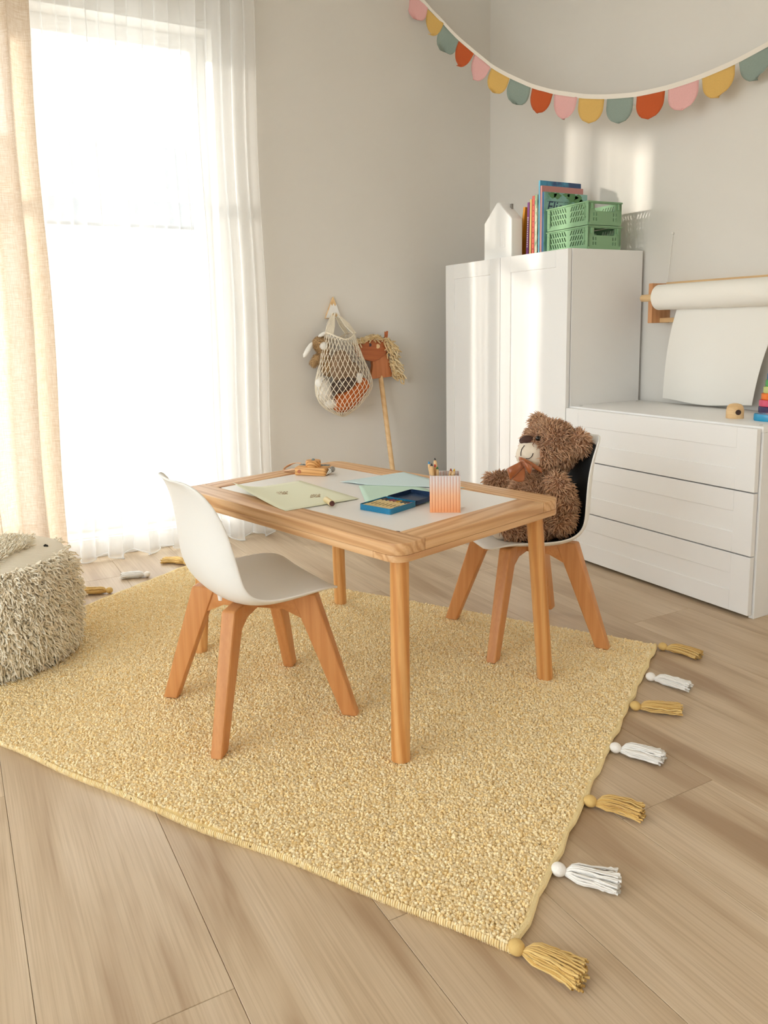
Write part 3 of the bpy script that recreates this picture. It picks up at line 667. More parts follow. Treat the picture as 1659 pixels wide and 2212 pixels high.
for i, (a, b, wh) in enumerate(TS):
    A = on_z(*a, .008); B = on_z(*b, .006); dd = B-A; Ln = np.linalg.norm(dd)
    A = A if i > 6 else A
    tassel(A, A+dd/Ln*np.clip(Ln, .105, .128), wh, 30+i, [1, 1, .7, .35, .5, .6, .9, .8, .3, .8][i], [1, .95, 1, 1.15, 1, .8, .75, 1, 1, 1][i])

# ------------------------------------------------------------------ table
TX, TY, TA, TW, TD, TH = -1.2489, .7551, .2588, .8317, .5809, .4832; ZR = .0135
ca, sa = math.cos(TA), math.sin(TA)
TC = (TX-TW/2*ca-TD/2*sa, TY-TW/2*sa+TD/2*ca)
tb = thing('play_table', 'low pine play table with a white inset top and round legs', 'table', (TC[0], TC[1], ZR), TA)
hx, hy, zt = TW/2, TD/2, TH-ZR; RW = .078; RWX = .072; LT = .0395; lap = .025; cr_ = .034
for s in (-1, 1):
    y0, y1 = (-hy, -hy+RW) if s < 0 else (hy-RW, hy)
    m = MB(); m.prism(rounded(-hx, hx, y0, y1, cr_, 8, (1, 0, 0, 1) if s < 0 else (0, 1, 1, 0)), zt-lap, zt, 'Z')
    m.box((-hx+RWX+.0004, y0, zt-LT), (hx-RWX-.0004, y1, zt-lap)); m.build('long_rail', M_PINE_X, tb, bevel=.0016, seg=2)
    x0_, x1_ = (-hx, -hx+RWX) if s < 0 else (hx-RWX, hx)
    m = MB(); m.prism(rounded(x0_, x1_, -hy, hy, cr_, 8, (0, 0, 1, 1) if s < 0 else (1, 1, 0, 0)), zt-LT, zt-lap-.0003, 'Z')
    m.box((x0_, -hy+RW+.0005, zt-lap), (x1_, hy-RW-.0005, zt)); m.build('short_rail', M_PINE_Y, tb, bevel=.0016, seg=2)
MB().box((-hx+RWX+.0018, -hy+RW+.0018, zt-.014), (hx-RWX-.0018, hy-RW-.0018, zt-.0016)).build('white_panel', plain('white_laminate', rgb(238, 236, 233), .28, spec=.45), tb, bevel=.0008, seg=1)
for s in (-1, 1):
    MB().lathe([(.007, 0), (.007, .0008)], 16, Matrix.Translation((s*(hx-RWX-.006), -hy+RW-.001, zt-.0019))).build('finger_notch', M_DARK, tb)
for sx in (-1, 1):
    for sy in (-1, 1):
        MB().tube([(sx*(hx-.046), sy*(hy-.05), zt-LT+.004), (sx*(hx-.025), sy*(hy-.024), .0)], .0198, 28).build('leg', M_PINE_Z, tb, smooth=True)

# ------------------------------------------------------------------ chairs
PROF = [(-.199, .579, .050, .004), (-.189, .574, .088, .010), (-.178, .556, .112, .020), (-.166, .520, .130, .032), (-.158, .475, .143, .042), (-.153, .425, .154, .047), (-.149, .385, .162, .050), (-.138, .345, .167, .048), (-.112, .311, .170, .042),
        (-.070, .292, .171, .034), (-.015, .288, .172, .029), (.045, .293, .171, .026), (.095, .300, .168, .021), (.120, .303, .162, .015), (.138, .302, .152, .010), (.149, .298, .134, .005), (.155, .293, .108, .001), (.1575, .287, .075, -.001)]
def shell(t0, t1, i0, i1, off):
    pr = np.array(PROF); d = np.gradient(pr[:, :2], axis=0); d /= np.linalg.norm(d, axis=1, keepdims=True); nn = np.stack([-d[:, 1], d[:, 0]], 1)  # towards the sitter
    rows = []
    for i in range(i0, i1):
        y, z, w_, e = pr[i]; row = []
        for tq in np.linspace(t0, t1, 17):
            k = e*abs(tq)**2.2+off; row.append((w_*math.sin(tq*1.35)/math.sin(1.35), y+nn[i, 0]*k, z+nn[i, 1]*k))
        rows.append(row)
    return rows
def leg_mesh(sx, sy):
    tp, ft = Vector((sx*.087, sy*.087, .292)), Vector((sx*.160, sy*.163, 0)); d = Vector((sx, sy, 0)).normalized(); q = Vector((-d.y, d.x, 0)); V = []
    for c, w_, t_ in ((ft, .0185, .0135), (tp, .030, .0165)):
        V += [c+d*w_+q*t_, c-d*w_+q*t_, c-d*w_-q*t_, c+d*w_-q*t_]
    return MB().add(V, [(0, 1, 2, 3), (7, 6, 5, 4), (0, 4, 5, 1), (1, 5, 6, 2), (2, 6, 7, 3), (3, 7, 4, 0)])
def make_chair(label):
    c = thing('child_chair', label, 'chair', (0, 0, 0), 0, 'children chairs at the play table')
    o = MB().grid(shell(-1, 1, 0, len(PROF), 0)).build('seat_shell', M_PLASTIC, c, smooth=True, ang=3)
    s_ = o.modifiers.new('thick', 'SOLIDIFY'); s_.thickness = .006; s_.offset = 0; s_ = o.modifiers.new('smooth', 'SUBSURF'); s_.levels = 1; s_.render_levels = 2
    for sx in (-1, 1):
        for sy in (-1, 1): leg_mesh(sx, sy).build('leg', M_BEECH, c, bevel=.006, seg=3)
    for a, zz in ((PI/4, 0), (-PI/4, .0006)):
        m = MB(); m.prism([(-.125, .228), (-.075, .25), (.075, .25), (.125, .228), (.118, .286), (-.118, .286)], -.0125, .0125, 'Y'); m.xf(Matrix.Rotation(a, 4, 'Z') @ Matrix.Translation((0, 0, zz)))
        o = m.build('cross_beam', M_BEECHX, c, bevel=.0015)
    for sx in (-1, 1):
        for sy in (-1, 1): MB().lathe([(.009, -.012), (.010, 0), (.010, .018)], 12, Matrix.Translation((sx*.055, sy*.062, .272))).build('mounting_stud', M_PLASTIC, c, smooth=True)
    return c
def copy_tree(o, parent=None):
    c = o.copy(); COL.objects.link(c); c.parent = parent
    for ch in list(o.children): copy_tree(ch, c)
    return c
CH1, A1 = (-1.653, .601), .05; CH2, A2 = (-1.672, 1.435), 2.872
ch1 = make_chair('empty white shell chair with beech legs at the near side of the table')
ch2 = copy_tree(ch1); ch2['label'] = 'white shell chair with a black liner holding the teddy bear'
ch1.location = (*CH1, ZR); ch1.rotation_euler = (0, 0, A1); ch2.location = (*CH2, ZR); ch2.rotation_euler = (0, 0, A2)
WM[ch2.name] = Matrix.Translation((*CH2, ZR)) @ Matrix.Rotation(A2, 4, 'Z')
o = MB().grid(shell(-.84, .84, 2, 12, .0065)).build('liner', M_BLACK, ch2, smooth=True, ang=3); s_ = o.modifiers.new('smooth', 'SUBSURF'); s_.levels = 1; s_.render_levels = 2

# ------------------------------------------------------------------ teddy bear (measured on the chair, sight-line frame for the pose)
DB = float((np.array([*CH2, .45])-CAMP) @ _f); PXM = FPX/DB
def bp(x, y, d=0): return Vector(at_depth(x, y, DB+d))
def mm(p): return p/PXM
bear = thing('teddy_bear', 'brown plush teddy bear with a rust satin bow sitting on the chair', 'teddy bear', (CH2[0], CH2[1], ZR+.29), A2)
camR = Matrix((Vector(_r), Vector(_u), Vector(-_f))).transposed()
def ell(m, x, y, d, rx, ry, rd, rot=0): m.ball(bp(x, y, d), (mm(rx), mm(ry), rd), 20, 12, camR @ Matrix.Rotation(math.radians(rot), 3, 'Z')); return m
B0 = MB()
ell(B0, 1188, 966, 0, 57, 55, .074); ell(B0, 1174, 984, -.005, 47, 38, .068)         # head, cheeks
ell(B0, 1160, 1082, .0, 60, 60, .078); ell(B0, 1172, 1120, .0, 56, 42, .082); ell(B0, 1176, 1035, .0, 40, 28, .05)  # body
for x, y, r in ((1203, 1046, 22), (1214, 1066, 23), (1221, 1090, 22), (1220, 1112, 21), (1212, 1130, 23)): ell(B0, x, y, -.088, r, r, mm(r)*.9)   # near arm
for x, y, r in ((1128, 1040, 22), (1106, 1040, 20), (1084, 1040, 19), (1066, 1040, 18)): ell(B0, x, y, .07, r, r, mm(r)*.9)   # far arm
for x, y, r in ((1170, 1140, 27), (1140, 1145, 25), (1112, 1146, 26), (1097, 1143, 28)): ell(B0, x, y, -.055, r*.95, r*.86, mm(r))   # near leg
for x, y, r in ((1140, 1134, 25), (1110, 1138, 23), (1082, 1140, 24), (1066, 1138, 25)): ell(B0, x, y, .045, r, r*.85, mm(r))   # far leg
ell(B0, 1252, 958, -.05, 21, 27, .02, 15); ell(B0, 1164, 911, .05, 18, 14, .02)         # ears
me = remesh(B0, .005, 8)
I = np.array(WM[bear.name].inverted()); co = np.zeros(len(me.vertices)*3, np.float32); me.vertices.foreach_get('co', co); co = co.reshape(-1, 3) @ I[:3, :3].T+I[:3, 3]
me.vertices.foreach_set('co', np.ascontiguousarray(co, np.float32).ravel()); me.update()
body = put('body', me, plain('plush_base', rgb(160, 116, 86), .95), bear)
c3 = lambda x, y, d: np.array(WM[bear.name].inverted() @ bp(x, y, d))
muz, pad1 = c3(1149, 985, -.03), c3(1086, 1149, -.055)
def nofur(c, n): return ((np.linalg.norm(c-muz, axis=1) > mm(31)) & (np.linalg.norm(c-pad1, axis=1) > mm(22))).astype(float)
P_, N_ = scatter(me, 15000, nofur)
a = np.sin(P_[:, 0]*90)+np.sin(P_[:, 2]*110+P_[:, 1]*60); ln = np.stack([np.cos(a*2)*.5, np.sin(a*2)*.5, np.full_like(a, -.45)], 1)
ln -= N_*(ln*N_).sum(1, keepdims=True)
strands('fur', fur(P_, N_, .0135, ln*.9, .32, 4), np.array([.0019, .0019, .0014, .0004]), 3, strand_mat('plush_fur', rgb(172, 124, 90), rgb(234, 192, 154), sheen=.25), bear, kind='stuff')
M_CREAM = plain('cream_plush', rgb(232, 218, 198), .9, bump=.3, nscale=400, sheen=.3)
m = MB(); ell(m, 1149, 984, -.028, 34, 31, .040, -8); ell(m, 1143, 972, -.022, 24, 22, .036); muzzle = m.build('muzzle', M_CREAM, bear, smooth=True, world=True)
m = MB(); ell(m, 1140, 950, -.034, 15, 9.5, .017, -5); ell(m, 1131, 952, -.024, 9, 8, .017); m.build('nose', plain('nose_brown', rgb(74, 46, 36), .75), bear, smooth=True, world=True)
for x, y, d in ((1162.5, 947, -.064), (1141, 937, .012)):
    m = MB(); ell(m, x, y, d, 5.4, 5.6, mm(5.4)); m.build('eye', M_GLOSSBLK, bear, smooth=True, world=True)
M_STITCH = plain('dark_stitch', rgb(40, 30, 28), .8)
m = MB(); m.tube([bp(x, y, d) for x, y, d in ((1133, 962, -.049), (1127, 970, -.050), (1125, 978, -.052), (1125, 985, -.052))], .0011, 5)
m.tube([bp(x, y, d) for x, y, d in ((1136, 990.5, -.068), (1142, 991, -.0695), (1147, 988, -.0700), (1150, 984, -.0693), (1151.5, 979, -.0690))], .0011, 5); m.build('mouth_stitch', M_STITCH, muzzle, smooth=True, world=True)
m = MB(); ell(m, 1084, 1148, -.056, 22, 18, .024, 0); m.build('foot_pad', M_CREAM, bear, smooth=True, world=True)
M_SATIN = plain('rust_satin', rgb(164, 90, 40), .32, spec=.6, sheen=.4)
bow = thing('tmp', 'x', None); bpy.data.objects.remove(bow)
def ribbon(pts, w, nm, par):
    rows = [[bp(x+dx*0, y, d) for (x, y, d) in r] for r in pts]; m = MB(); m.grid(rows); o = m.build(nm, M_SATIN, par, smooth=True, ang=3, world=True); s_ = o.modifiers.new('s', 'SUBSURF'); s_.levels = 1; s_.render_levels = 2; s_.boundary_smooth = 'PRESERVE_CORNERS'
    s_ = o.modifiers.new('t', 'SOLIDIFY'); s_.thickness = .0012; return o
dx = 0
m = MB(); ell(m, 1128, 1004, -.086, 8, 10, .010); knot = m.build('bow', M_SATIN, bear, smooth=True, world=True)
ribbon([[(1126, 996, -.094), (1129, 1003, -.097), (1131, 1010, -.093)], [(1112, 1003, -.105), (1115, 1013, -.112), (1119, 1022, -.104)], [(1092, 1013, -.098), (1095, 1027, -.106), (1098, 1041, -.098)], [(1096, 1014, -.086), (1100, 1024, -.084), (1104, 1036, -.086)]], 0, 'loop', knot)
ribbon([[(1128, 995, -.094), (1131, 1002, -.098), (1133, 1009, -.094)], [(1139, 1000, -.108), (1141, 1010, -.112), (1140, 1022, -.106)], [(1151, 1006, -.100), (1152, 1015, -.106), (1148, 1026, -.102)], [(1147, 1005, -.088), (1150, 1012, -.086), (1147, 1020, -.088)]], 0, 'loop', knot)
ribbon([[(1124, 1008, -.090), (1129, 1010, -.092), (1134, 1009, -.090)], [(1114, 1022, -.098), (1124, 1026, -.102), (1136, 1024, -.100)], [(1106, 1036, -.099), (1120, 1042, -.104), (1132, 1040, -.102)]], 0, 'tail', knot)
ribbon([[(1121, 986, -.060), (1120, 990, -.064), (1121, 995, -.066)], [(1140, 992, -.080), (1139, 998, -.085), (1140, 1003, -.084)], [(1170, 1012, -.086), (1170, 1018, -.088), (1172, 1024, -.084)]], 0, 'neck_band', knot)

# ------------------------------------------------------------------ things on the table
def tl(px, py, dz=0): p = on_z(px, py, TH+dz); return p
ZP = TH-.0016
def sheet(name, label, corners, z0, col, curl=None, thick=.0003):
    a, b, c, d = [np.array(q, float) for q in corners]; rows = []
    for i in range(13):
        row = []
        for j in range(13):
            s, q = i/12, j/12; p = a*(1-s)*(1-q)+b*s*(1-q)+c*s*q+d*(1-s)*q; p[2] = z0+(curl(s, q) if curl else 0); row.append(tuple(p))
        rows.append(row)
    o = MB().grid(rows).build(name, col, None, smooth=True, ang=3); s_ = o.modifiers.new('t', 'SOLIDIFY'); s_.thickness = thick; s_.offset = 1
    return tag(o, label, 'paper', 'coloured paper sheets on the table')
zs_ = TH+.0006
P_Y = [on_z(503, 1062, zs_), on_z(648, 1038, zs_), on_z(776, 1077, zs_), on_z(617, 1104, zs_)]
curl = lambda s, q: .0245*max(0, 1-s/.5)**2*max(0, 1-q/.9)**1.3
ys = sheet('paper_sheet', 'pale yellow-green paper with pencil scribbles and a lifted corner', P_Y, zs_, cloth('paper_yellow', rgb(246, 247, 222), 0, .12), curl)
M_SCR = plain('pencil_brown', rgb(170, 130, 90), .9)
for (cx_, cy_, n, w_) in ((609, 1066, 5, 26), (681, 1072, 4, 22)):
    m = MB(); pts = []
    for k in range(46):
        q = k/45; px_ = cx_-w_/2+w_*q+3.2*math.sin(q*n*2*PI*1.0); py_ = cy_-2*q+3.2*math.cos(q*n*2*PI+.6*math.sin(q*9)); p = on_z(px_, py_, zs_+.0011+curl(0, 0)*0); pts.append(tuple(p))
    m.tube(pts, .00045, 4); m.build('scribble', M_SCR, ys)
gr = sheet('paper_sheet', 'mint green paper lying under the open tin lid', [on_z(775, 1049, zs_), on_z(872, 1038, zs_), on_z(985, 1078, zs_), on_z(796, 1100, zs_)], zs_-.0005, cloth('paper_mint', rgb(210, 236, 220), 0, .12))
sheet('paper_sheet', 'pale blue paper overlapping the mint sheet at the far side', [on_z(735, 1041, zs_), on_z(872, 1020, zs_), on_z(1006, 1055, zs_), on_z(792, 1048, zs_)], zs_+.0005, cloth('paper_blue', rgb(220, 238, 240), 0, .12), lambda s, q: .003*q*(1-q))
# loose crayon
cA, cB = on_z(704, 1079, TH+.0075), on_z(719, 1089, TH+.0075)
cr = thing('wax_crayon', 'loose brown wax crayon in a gold wrapper lying on the yellow paper', 'crayon', tuple(cA))
M_WRAP = plain('wrapper_gold', rgb(226, 204, 150), .45)
cd_ = (cB-cA)/np.linalg.norm(cB-cA)
MB().tube([cA, cA+cd_*.048], .0072, 18).build('wrapper', M_WRAP, cr, smooth=True, world=True)
MB().tube([cA+cd_*.0475, cA+cd_*.0515], [.0066, .006], 18).build('wax', plain('wax_brown', rgb(84, 40, 34), .5), cr, smooth=True, world=True)
# crayon tin
M_TIN = plain('tin_blue', rgb(28, 122, 164), .35, noise=.18, nscale=350, metal=.2); M_TIND = plain('tin_inside', rgb(32, 58, 92), .3, metal=.3)
tN, tL, tR = on_z(843, 1111, TH), on_z(776, 1099, TH), on_z(893, 1092, TH)
ax = (tL-tN); ax[2] = 0; wl = np.linalg.norm(ax); tinang = math.atan2(ax[1], ax[0])
axr = (tR-tN); wd_ = abs(-axr[0]*math.sin(tinang)+axr[1]*math.cos(tinang)); sgn = 1 if (-axr[0]*math.sin(tinang)+axr[1]*math.cos(tinang)) > 0 else -1
tin = thing('crayon_tin', 'open blue tin with a hinged lid holding wax crayons', 'tin', (tN[0], tN[1], TH-.0014), tinang)
def tray(w_, d_, h, th, r=.006):
    m = MB(); o_ = rounded(0, w_, 0, d_, r, 4); i_ = rounded(th, w_-th, th, d_-th, r*.7, 4); n = len(o_)
    V = [(x, y, 0) for x, y in o_]+[(x, y, h) for x, y in o_]+[(x, y, h) for x, y in i_]+[(x, y, th) for x, y in i_]
    F = [tuple(range(n))[::-1], tuple(range(3*n, 4*n))]
    for k in range(3): F += [(k*n+i, k*n+(i+1) % n, (k+1)*n+(i+1) % n, (k+1)*n+i) for i in range(n)]
    return m.add(V, F)
flip = Matrix.Diagonal((1, sgn, 1, 1))
tray(wl, wd_, .0135, .0012).xf(flip).build('tray', M_TIN, tin, smooth=True, ang=.5)
tray(wl, wd_, .0105, .0012).xf(flip @ Matrix.Translation((0, wd_+.002, .0032)) @ Matrix.Identity(4)).build('lid', M_TIND, tin, smooth=True, ang=.5)
MB().tube([Vector((wl*.25, sgn*(wd_+.001), .011)), Vector((wl*.75, sgn*(wd_+.001), .011))], .0012, 8).build('hinge', M_TIND, tin)
WC = [(196, 40, 44), (44, 52, 60), (36, 74, 92), (204, 160, 40), (120, 52, 40), (150, 30, 60), (40, 50, 90), (60, 44, 40)]
tinM = WM[tin.name]
for k, wc in enumerate(WC):
    xk = wl*(k+.62)/8.25*1.0; y0_, y1_ = .004, wd_-.004
    c = thing('wax_crayon', 'wax crayon with a %s tip in the blue tin' % ['red', 'charcoal', 'dark teal', 'yellow', 'brown', 'crimson', 'navy', 'black'][7-k if False else k], 'crayon', tuple(tinM @ Vector((xk, sgn*y0_, .0075))), tinang, 'wax crayons in the tin')
    rr = .0048
    MB().tube([(0, 0, 0), (0, sgn*(y1_-y0_)*.74, 0)], rr, 12).build('wrapper', M_WRAP, c, smooth=True)
    MB().tube([(0, sgn*(y1_-y0_)*.74, 0), (0, sgn*(y1_-y0_)*.97, 0), (0, sgn*(y1_-y0_), 0)], [rr*.93, rr*.93, rr*.6], 12).build('wax', plain('wax_%d' % k, rgb(*wc), .45), c, smooth=True)
    m = MB()
    for q in range(7): m.box((-.0012, sgn*((y1_-y0_)*.2+q*.0032), rr*.97), (.0012, sgn*((y1_-y0_)*.2+q*.0032+.0022), rr*1.02))
    m.build('print', M_STITCH, c)
# pencil cup
cN, cRt = on_z(929, 1106, TH), on_z(995, 1106, TH)
wv_ = cRt-cN; cw = np.linalg.norm(wv_[:2]); cang = math.atan2(wv_[1], wv_[0])
cup = thing('pencil_cup', 'square pencil cup fading from pale grey to orange with vertical stripes', 'cup', (cN[0], cN[1], TH-.0014), cang)
t = NT('cup_gradient'); tc = t.n('ShaderNodeTexCoord'); sx = t.n('ShaderNodeSeparateXYZ'); t.l(tc.outputs['Object'], sx.inputs[0])
t.b.inputs['Roughness'].default_value = .6
mr = t.n('ShaderNodeMapRange'); mr.inputs[1].default_value = 0; mr.inputs[2].default_value = .088; t.l(sx.outputs[2], mr.inputs[0])
t.l(t.ramp(mr.outputs[0], [(.05, rgb(240, 164, 112)), (.45, rgb(244, 192, 152)), (.8, rgb(230, 216, 210)), (1, rgb(224, 218, 220))]), t.b.inputs['Base Color']); M_CUP = t.m
CHH = .086; tray(cw, cw*.92, CHH, .002, .0012).build('body', M_CUP, cup)
m = MB()
for k in range(10):
    x_ = cw*(k+.7)/10.2; m.box((x_, -.0004, .001), (x_+.0007, .0002, CHH-.001)); m.box((-.0004, x_*.92, .001), (.0002, x_*.92+.0007, CHH-.001)); m.box((x_, cw*.92-.0022, .04), (x_+.0007, cw*.92-.0019, CHH-.001))
m.build('stripes', plain('cup_stripe', rgb(206, 120, 72), .7), cup)
cM = WM[cup.name]
PN = [((.014, .030), (.004, .006), .114, (40, 40, 44), 'black'), ((.018, .04), (-.002, .010), .118, (70, 150, 200), 'blue'), ((.012, .022), (.018, .02), .104, (52, 120, 70), 'green'), ((.016, .044), (.012, .020), .110, (196, 60, 48), 'red'), ((.026, .026), (.012, .046), .120, (26, 24, 30), 'dark'),
      ((.040, .040), (.050, .050), .094, (150, 60, 44), 'rust'), ((.034, .030), (.058, .04), .095, (214, 170, 60), 'yellow')]
for (b0, b1), (t0, t1), hgt, cc, nm in PN:
    B = Vector((b0, b1, .003)); Tt = Vector((t0, t1, hgt)); d = (Tt-B).normalized()
    pc = thing('pencil', 'wooden colouring pencil with a %s tip standing in the pencil cup' % nm, 'pencil', tuple(cM @ B), cang, 'pencils in the cup')
    MB().tube([Vector((0, 0, 0)), Tt-B-d*.012], .0042, 8).build('barrel', M_LWOOD, pc, smooth=True, ang=.9)
    MB().tube([Tt-B-d*.012, Tt-B-d*.003], [.0042, .002], 8).build('cone', M_LWOOD, pc, smooth=True)
    MB().tube([Tt-B-d*.0055, Tt-B+d*.0], [.0031, .0008], 8).build('tip', plain('lead_'+nm, rgb(*cc), .5), pc, smooth=True)
# toy camera
kN, kR = on_z(636, 1026, TH), on_z(703, 1028, TH); kv = kR-kN; kw = np.linalg.norm(kv[:2]); kang = math.atan2(kv[1], kv[0])
tc_ = thing('toy_camera', 'wooden toy camera lying on its back with a leather strap', 'toy camera', (kN[0], kN[1], TH-.0014), kang)
kd, kh = .062, .024
M_KW = wood('toy_pine', rgb(236, 186, 122), rgb(222, 160, 92), rgb(168, 100, 44), 'X', freq=60, dist=6, rings=.8)
MB().prism(rounded(0, kw, 0, kd, .007, 5), 0, kh, 'Z').build('body', M_KW, tc_, bevel=.003)
MB().prism([(.002, kd*.6), (kw-.002, kd*.6), (kw-.002, kd-.004), (.002, kd-.004)], kh-.001, kh+.0006, 'Z').build('grey_band', plain('toy_grey', rgb(122, 136, 138), .6), tc_, bevel=.0004, seg=1)
MB().lathe([(.022, 0), (.0225, .001), (.0225, .017), (.021, .0185), (.001, .0185)], 36, Matrix.Translation((kw*.53, kd*.42, kh))).build('lens', M_KW, tc_, smooth=True, ang=.5)
MB().ball((kw*.53, kd*.42, kh+.0195), (.0052, .0052, .004), 14, 8).build('lens_button', plain('toy_grey', rgb(122, 136, 138), .6), tc_, smooth=True)
for q in (.14, .84): MB().lathe([(.0042, 0), (.0042, .0004)], 14, Matrix.Translation((kw*q, kd*.8, kh+.0006))).build('viewfinder_hole', M_DARK, tc_)
MB().lathe([(.0055, 0), (.0055, .0012)], 16, Matrix.Translation((kw*.16, 0, kh*.5)) @ Matrix.Rotation(PI/2, 4, 'X')).build('shutter_dot', plain('dot_rust', rgb(190, 116, 76), .6), tc_)
m = MB()
for k in range(10):
    a = k*1.9; m.tube([(kw+.001, .010+.002*k, .004+.001*k), (kw+.007+.004*math.sin(a), .012+.002*k, .010+.004*math.cos(a)), (kw+.012, .014+.001*k, .018-.001*k), (kw+.005, .018, .02)], .0014, 5)
m.build('cord_knot', plain('cord_white', rgb(236, 233, 226), .8), tc_, smooth=True)
MB().ball((kw+.012, .03, .016), .009, 14, 8).build('bead', plain('bead_grey', rgb(150, 146, 140), .3, metal=.6), tc_, smooth=True)
M_STRAP = plain('strap_leather', rgb(226, 184, 148), .6)
sp = [(0, .03, .010), (-.012, .028, .012), (-.03, .03, .006), (-.05, .045, .002), (-.062, .065, .0045), (-.05, .085, .014), (-.025, .085, .022), (-.004, .07, .018)]
rows = [[], []]
for i, (a, b, c) in enumerate(sp):
    rows[0].append((a, b, c+.0015)); rows[1].append((a+.002, b+.011, c+.001+.004*math.sin(i)))
o = MB().grid(rows).build('strap', M_STRAP, tc_, smooth=True, ang=3); s_ = o.modifiers.new('s', 'SUBSURF'); s_.levels = 1; s_.render_levels = 2; s_ = o.modifiers.new('t', 'SOLIDIFY'); s_.thickness = .0016; s_.offset = 1

# ------------------------------------------------------------------ wall hook, net bag and its toys, hobby horse
XH = XA+.012
def wy(px, py, x): p = on_x(px, py, x); return p[1], p[2]
hk = thing('wall_hook', 'triangular mountain wall hook with a bare wood peak and white slopes', 'hook', (XA, 1.61, .96))
tri = [wy(720, 641, XH), wy(703, 688, XH), wy(737, 688, XH)]
MB().prism(tri, XA+.0005, XA+.014, 'X').build('board', M_LWOOD, hk, bevel=.0015, world=True)
(ay, az), (ly, lz), (ry, rz) = tri
def bl_(a, b, q): return (a[0]+(b[0]-a[0])*q, a[1]+(b[1]-a[1])*q)
A_, L_, R_2 = tri; pL, pR = bl_(A_, L_, .34), bl_(A_, R_2, .34)
zig = [bl_(A_, L_, .97), bl_(A_, R_2, .97), pR, bl_(pR, pL, .22), bl_(pL, pR, .5), bl_(pL, pR, .26), pL]
zig[3] = (zig[3][0], zig[3][1]-.010); zig[4] = (zig[4][0], zig[4][1]+.004); zig[5] = (zig[5][0], zig[5][1]-.008)
MB().prism(zig, XA+.0139, XA+.0147, 'X').build('white_slope', M_TRIM, hk, world=True)
py_, pz_ = wy(724, 681, XA+.04)
MB().tube([(XA+.013, py_, pz_), (XA+.05, py_, pz_)], .0062, 14).build('peg', M_LWOOD, hk, smooth=True, world=True)
# bag shape: outline measured on a plane in front of the wall
XB = XA+.085
bag = thing('net_bag', 'cream cotton net bag of toys hanging from the mountain hook', 'bag', (XB, py_, pz_))
prof = [(736, 732, 768), (755, 711, 783), (775, 700, 789), (795, 691, 795), (815, 685, 801), (832, 682, 803), (850, 683, 800), (868, 689, 787), (882, 701, 772), (893, 720, 758), (900, 737, 746)]
prof = [(y, l, r) for y, l, r in [(728, 703, 762), (745, 700, 768), (765, 695, 778), (785, 692, 787), (805, 686, 796), (822, 682, 802), (838, 682, 803), (853, 685, 795), (868, 692, 783), (882, 705, 768), (893, 722, 755), (899.5, 738, 745)]]
PR = []
for y, l, r in prof:
    a = np.array(wy(l, y, XB)); b = np.array(wy(r, y, XB)); PR.append((*( (a+b)/2), abs(b[0]-a[0])/2))
PR = np.array(PR)
def bagpt(s, th):
    q = s*(len(PR)-1); i = min(int(q), len(PR)-2); f = q-i; c = PR[i]*(1-f)+PR[i+1]*f; dp = .95*min(c[2], .078)
    return (XB+dp*math.cos(th), c[0]+c[2]*math.sin(th), c[1]+max(0, 1-s*5)*(.032*abs(math.sin(th))**1.6-.012))
NS = 30; m = MB()
for dirn in (1, -1):
    for k in range(NS):
        th0 = 2*PI*k/NS; m.tube([bagpt(q/30, th0+dirn*(q/30)*PI*.62) for q in range(31)], .0015, 3, cap=False)
net = m.build('netting', plain('cotton_cord', rgb(238, 228, 208), .9), bag, world=True, smooth=True); 
m = MB(); ringp = [bagpt(0, 2*PI*k/40) for k in range(41)]
for dz in (0, .003): m.tube([(p[0], p[1], p[2]+dz) for p in ringp], .0022, 5, cap=False)
m.build('collar', plain('cotton_cord', rgb(238, 228, 208), .9), bag, world=True, smooth=True)
# two gathered handles rising to the peg
def handle(yl, yr, xo, nm):
    m = MB(); pk = Vector((XA+.032+xo, py_, pz_+.007))
    for k in range(8):
        s_ = (k-3.5)/3.5
        L0 = Vector((XB+xo*1.5+.012*s_, yl+.014*s_, PR[0][1]+.014)); R0 = Vector((XB+xo*1.5+.012*s_, yr-.014*s_, PR[0][1]+.014))
        a1 = L0.lerp(pk, .45)+Vector((0, .006*(1-abs(s_))-.004+.004*s_, -.006*s_)); b1 = R0.lerp(pk, .45)+Vector((0, -.006*(1-abs(s_))+.004-.004*s_, -.006*s_))
        a2 = L0.lerp(pk, .86)+Vector((0, -.006+.0012*s_, 0)); b2 = R0.lerp(pk, .86)+Vector((0, .006-.0012*s_, 0))
        m.tube([L0, a1, a2, pk+Vector((.002*s_, -.005, .0)), pk+Vector((.002*s_, 0, .0035)), pk+Vector((.002*s_, .005, 0)), b2, b1, R0], .0022, 5)
    return m.build(nm, plain('cotton_cord', rgb(238, 228, 208), .9), bag, world=True, smooth=True)
c0 = PR[0]; handle(c0[0]-c0[2]*.9, c0[0]+c0[2]*.95, .016, 'handle'); handle(c0[0]-c0[2]*.6, c0[0]+c0[2]*.7, -.012, 'handle')
def wp(px, py, x): return Vector(on_x(px, py, x))
SB = .885*469
def ballx(m, px, py, x, ry, rz, rx, rot=0):
    m.ball(wp(px, py, x), (rx, ry/SB, rz/469), 20, 12, Matrix.Rotation(math.radians(rot), 3, 'X')); return m
M_ORG = plain('orange_plush', rgb(196, 104, 48), .95, noise=.12, nscale=60, bump=.4); M_BRN = plain('brown_spotted', rgb(92, 76, 66), .95, noise=.2, nscale=60, bump=.4); M_WPL = plain('white_plush', rgb(240, 236, 228), .95, bump=.5, nscale=150)
ob = thing('orange_plush', 'orange plush cushion toy with a dark dotted band inside the net bag', 'plush toy', tuple(wp(748, 860, XB)))
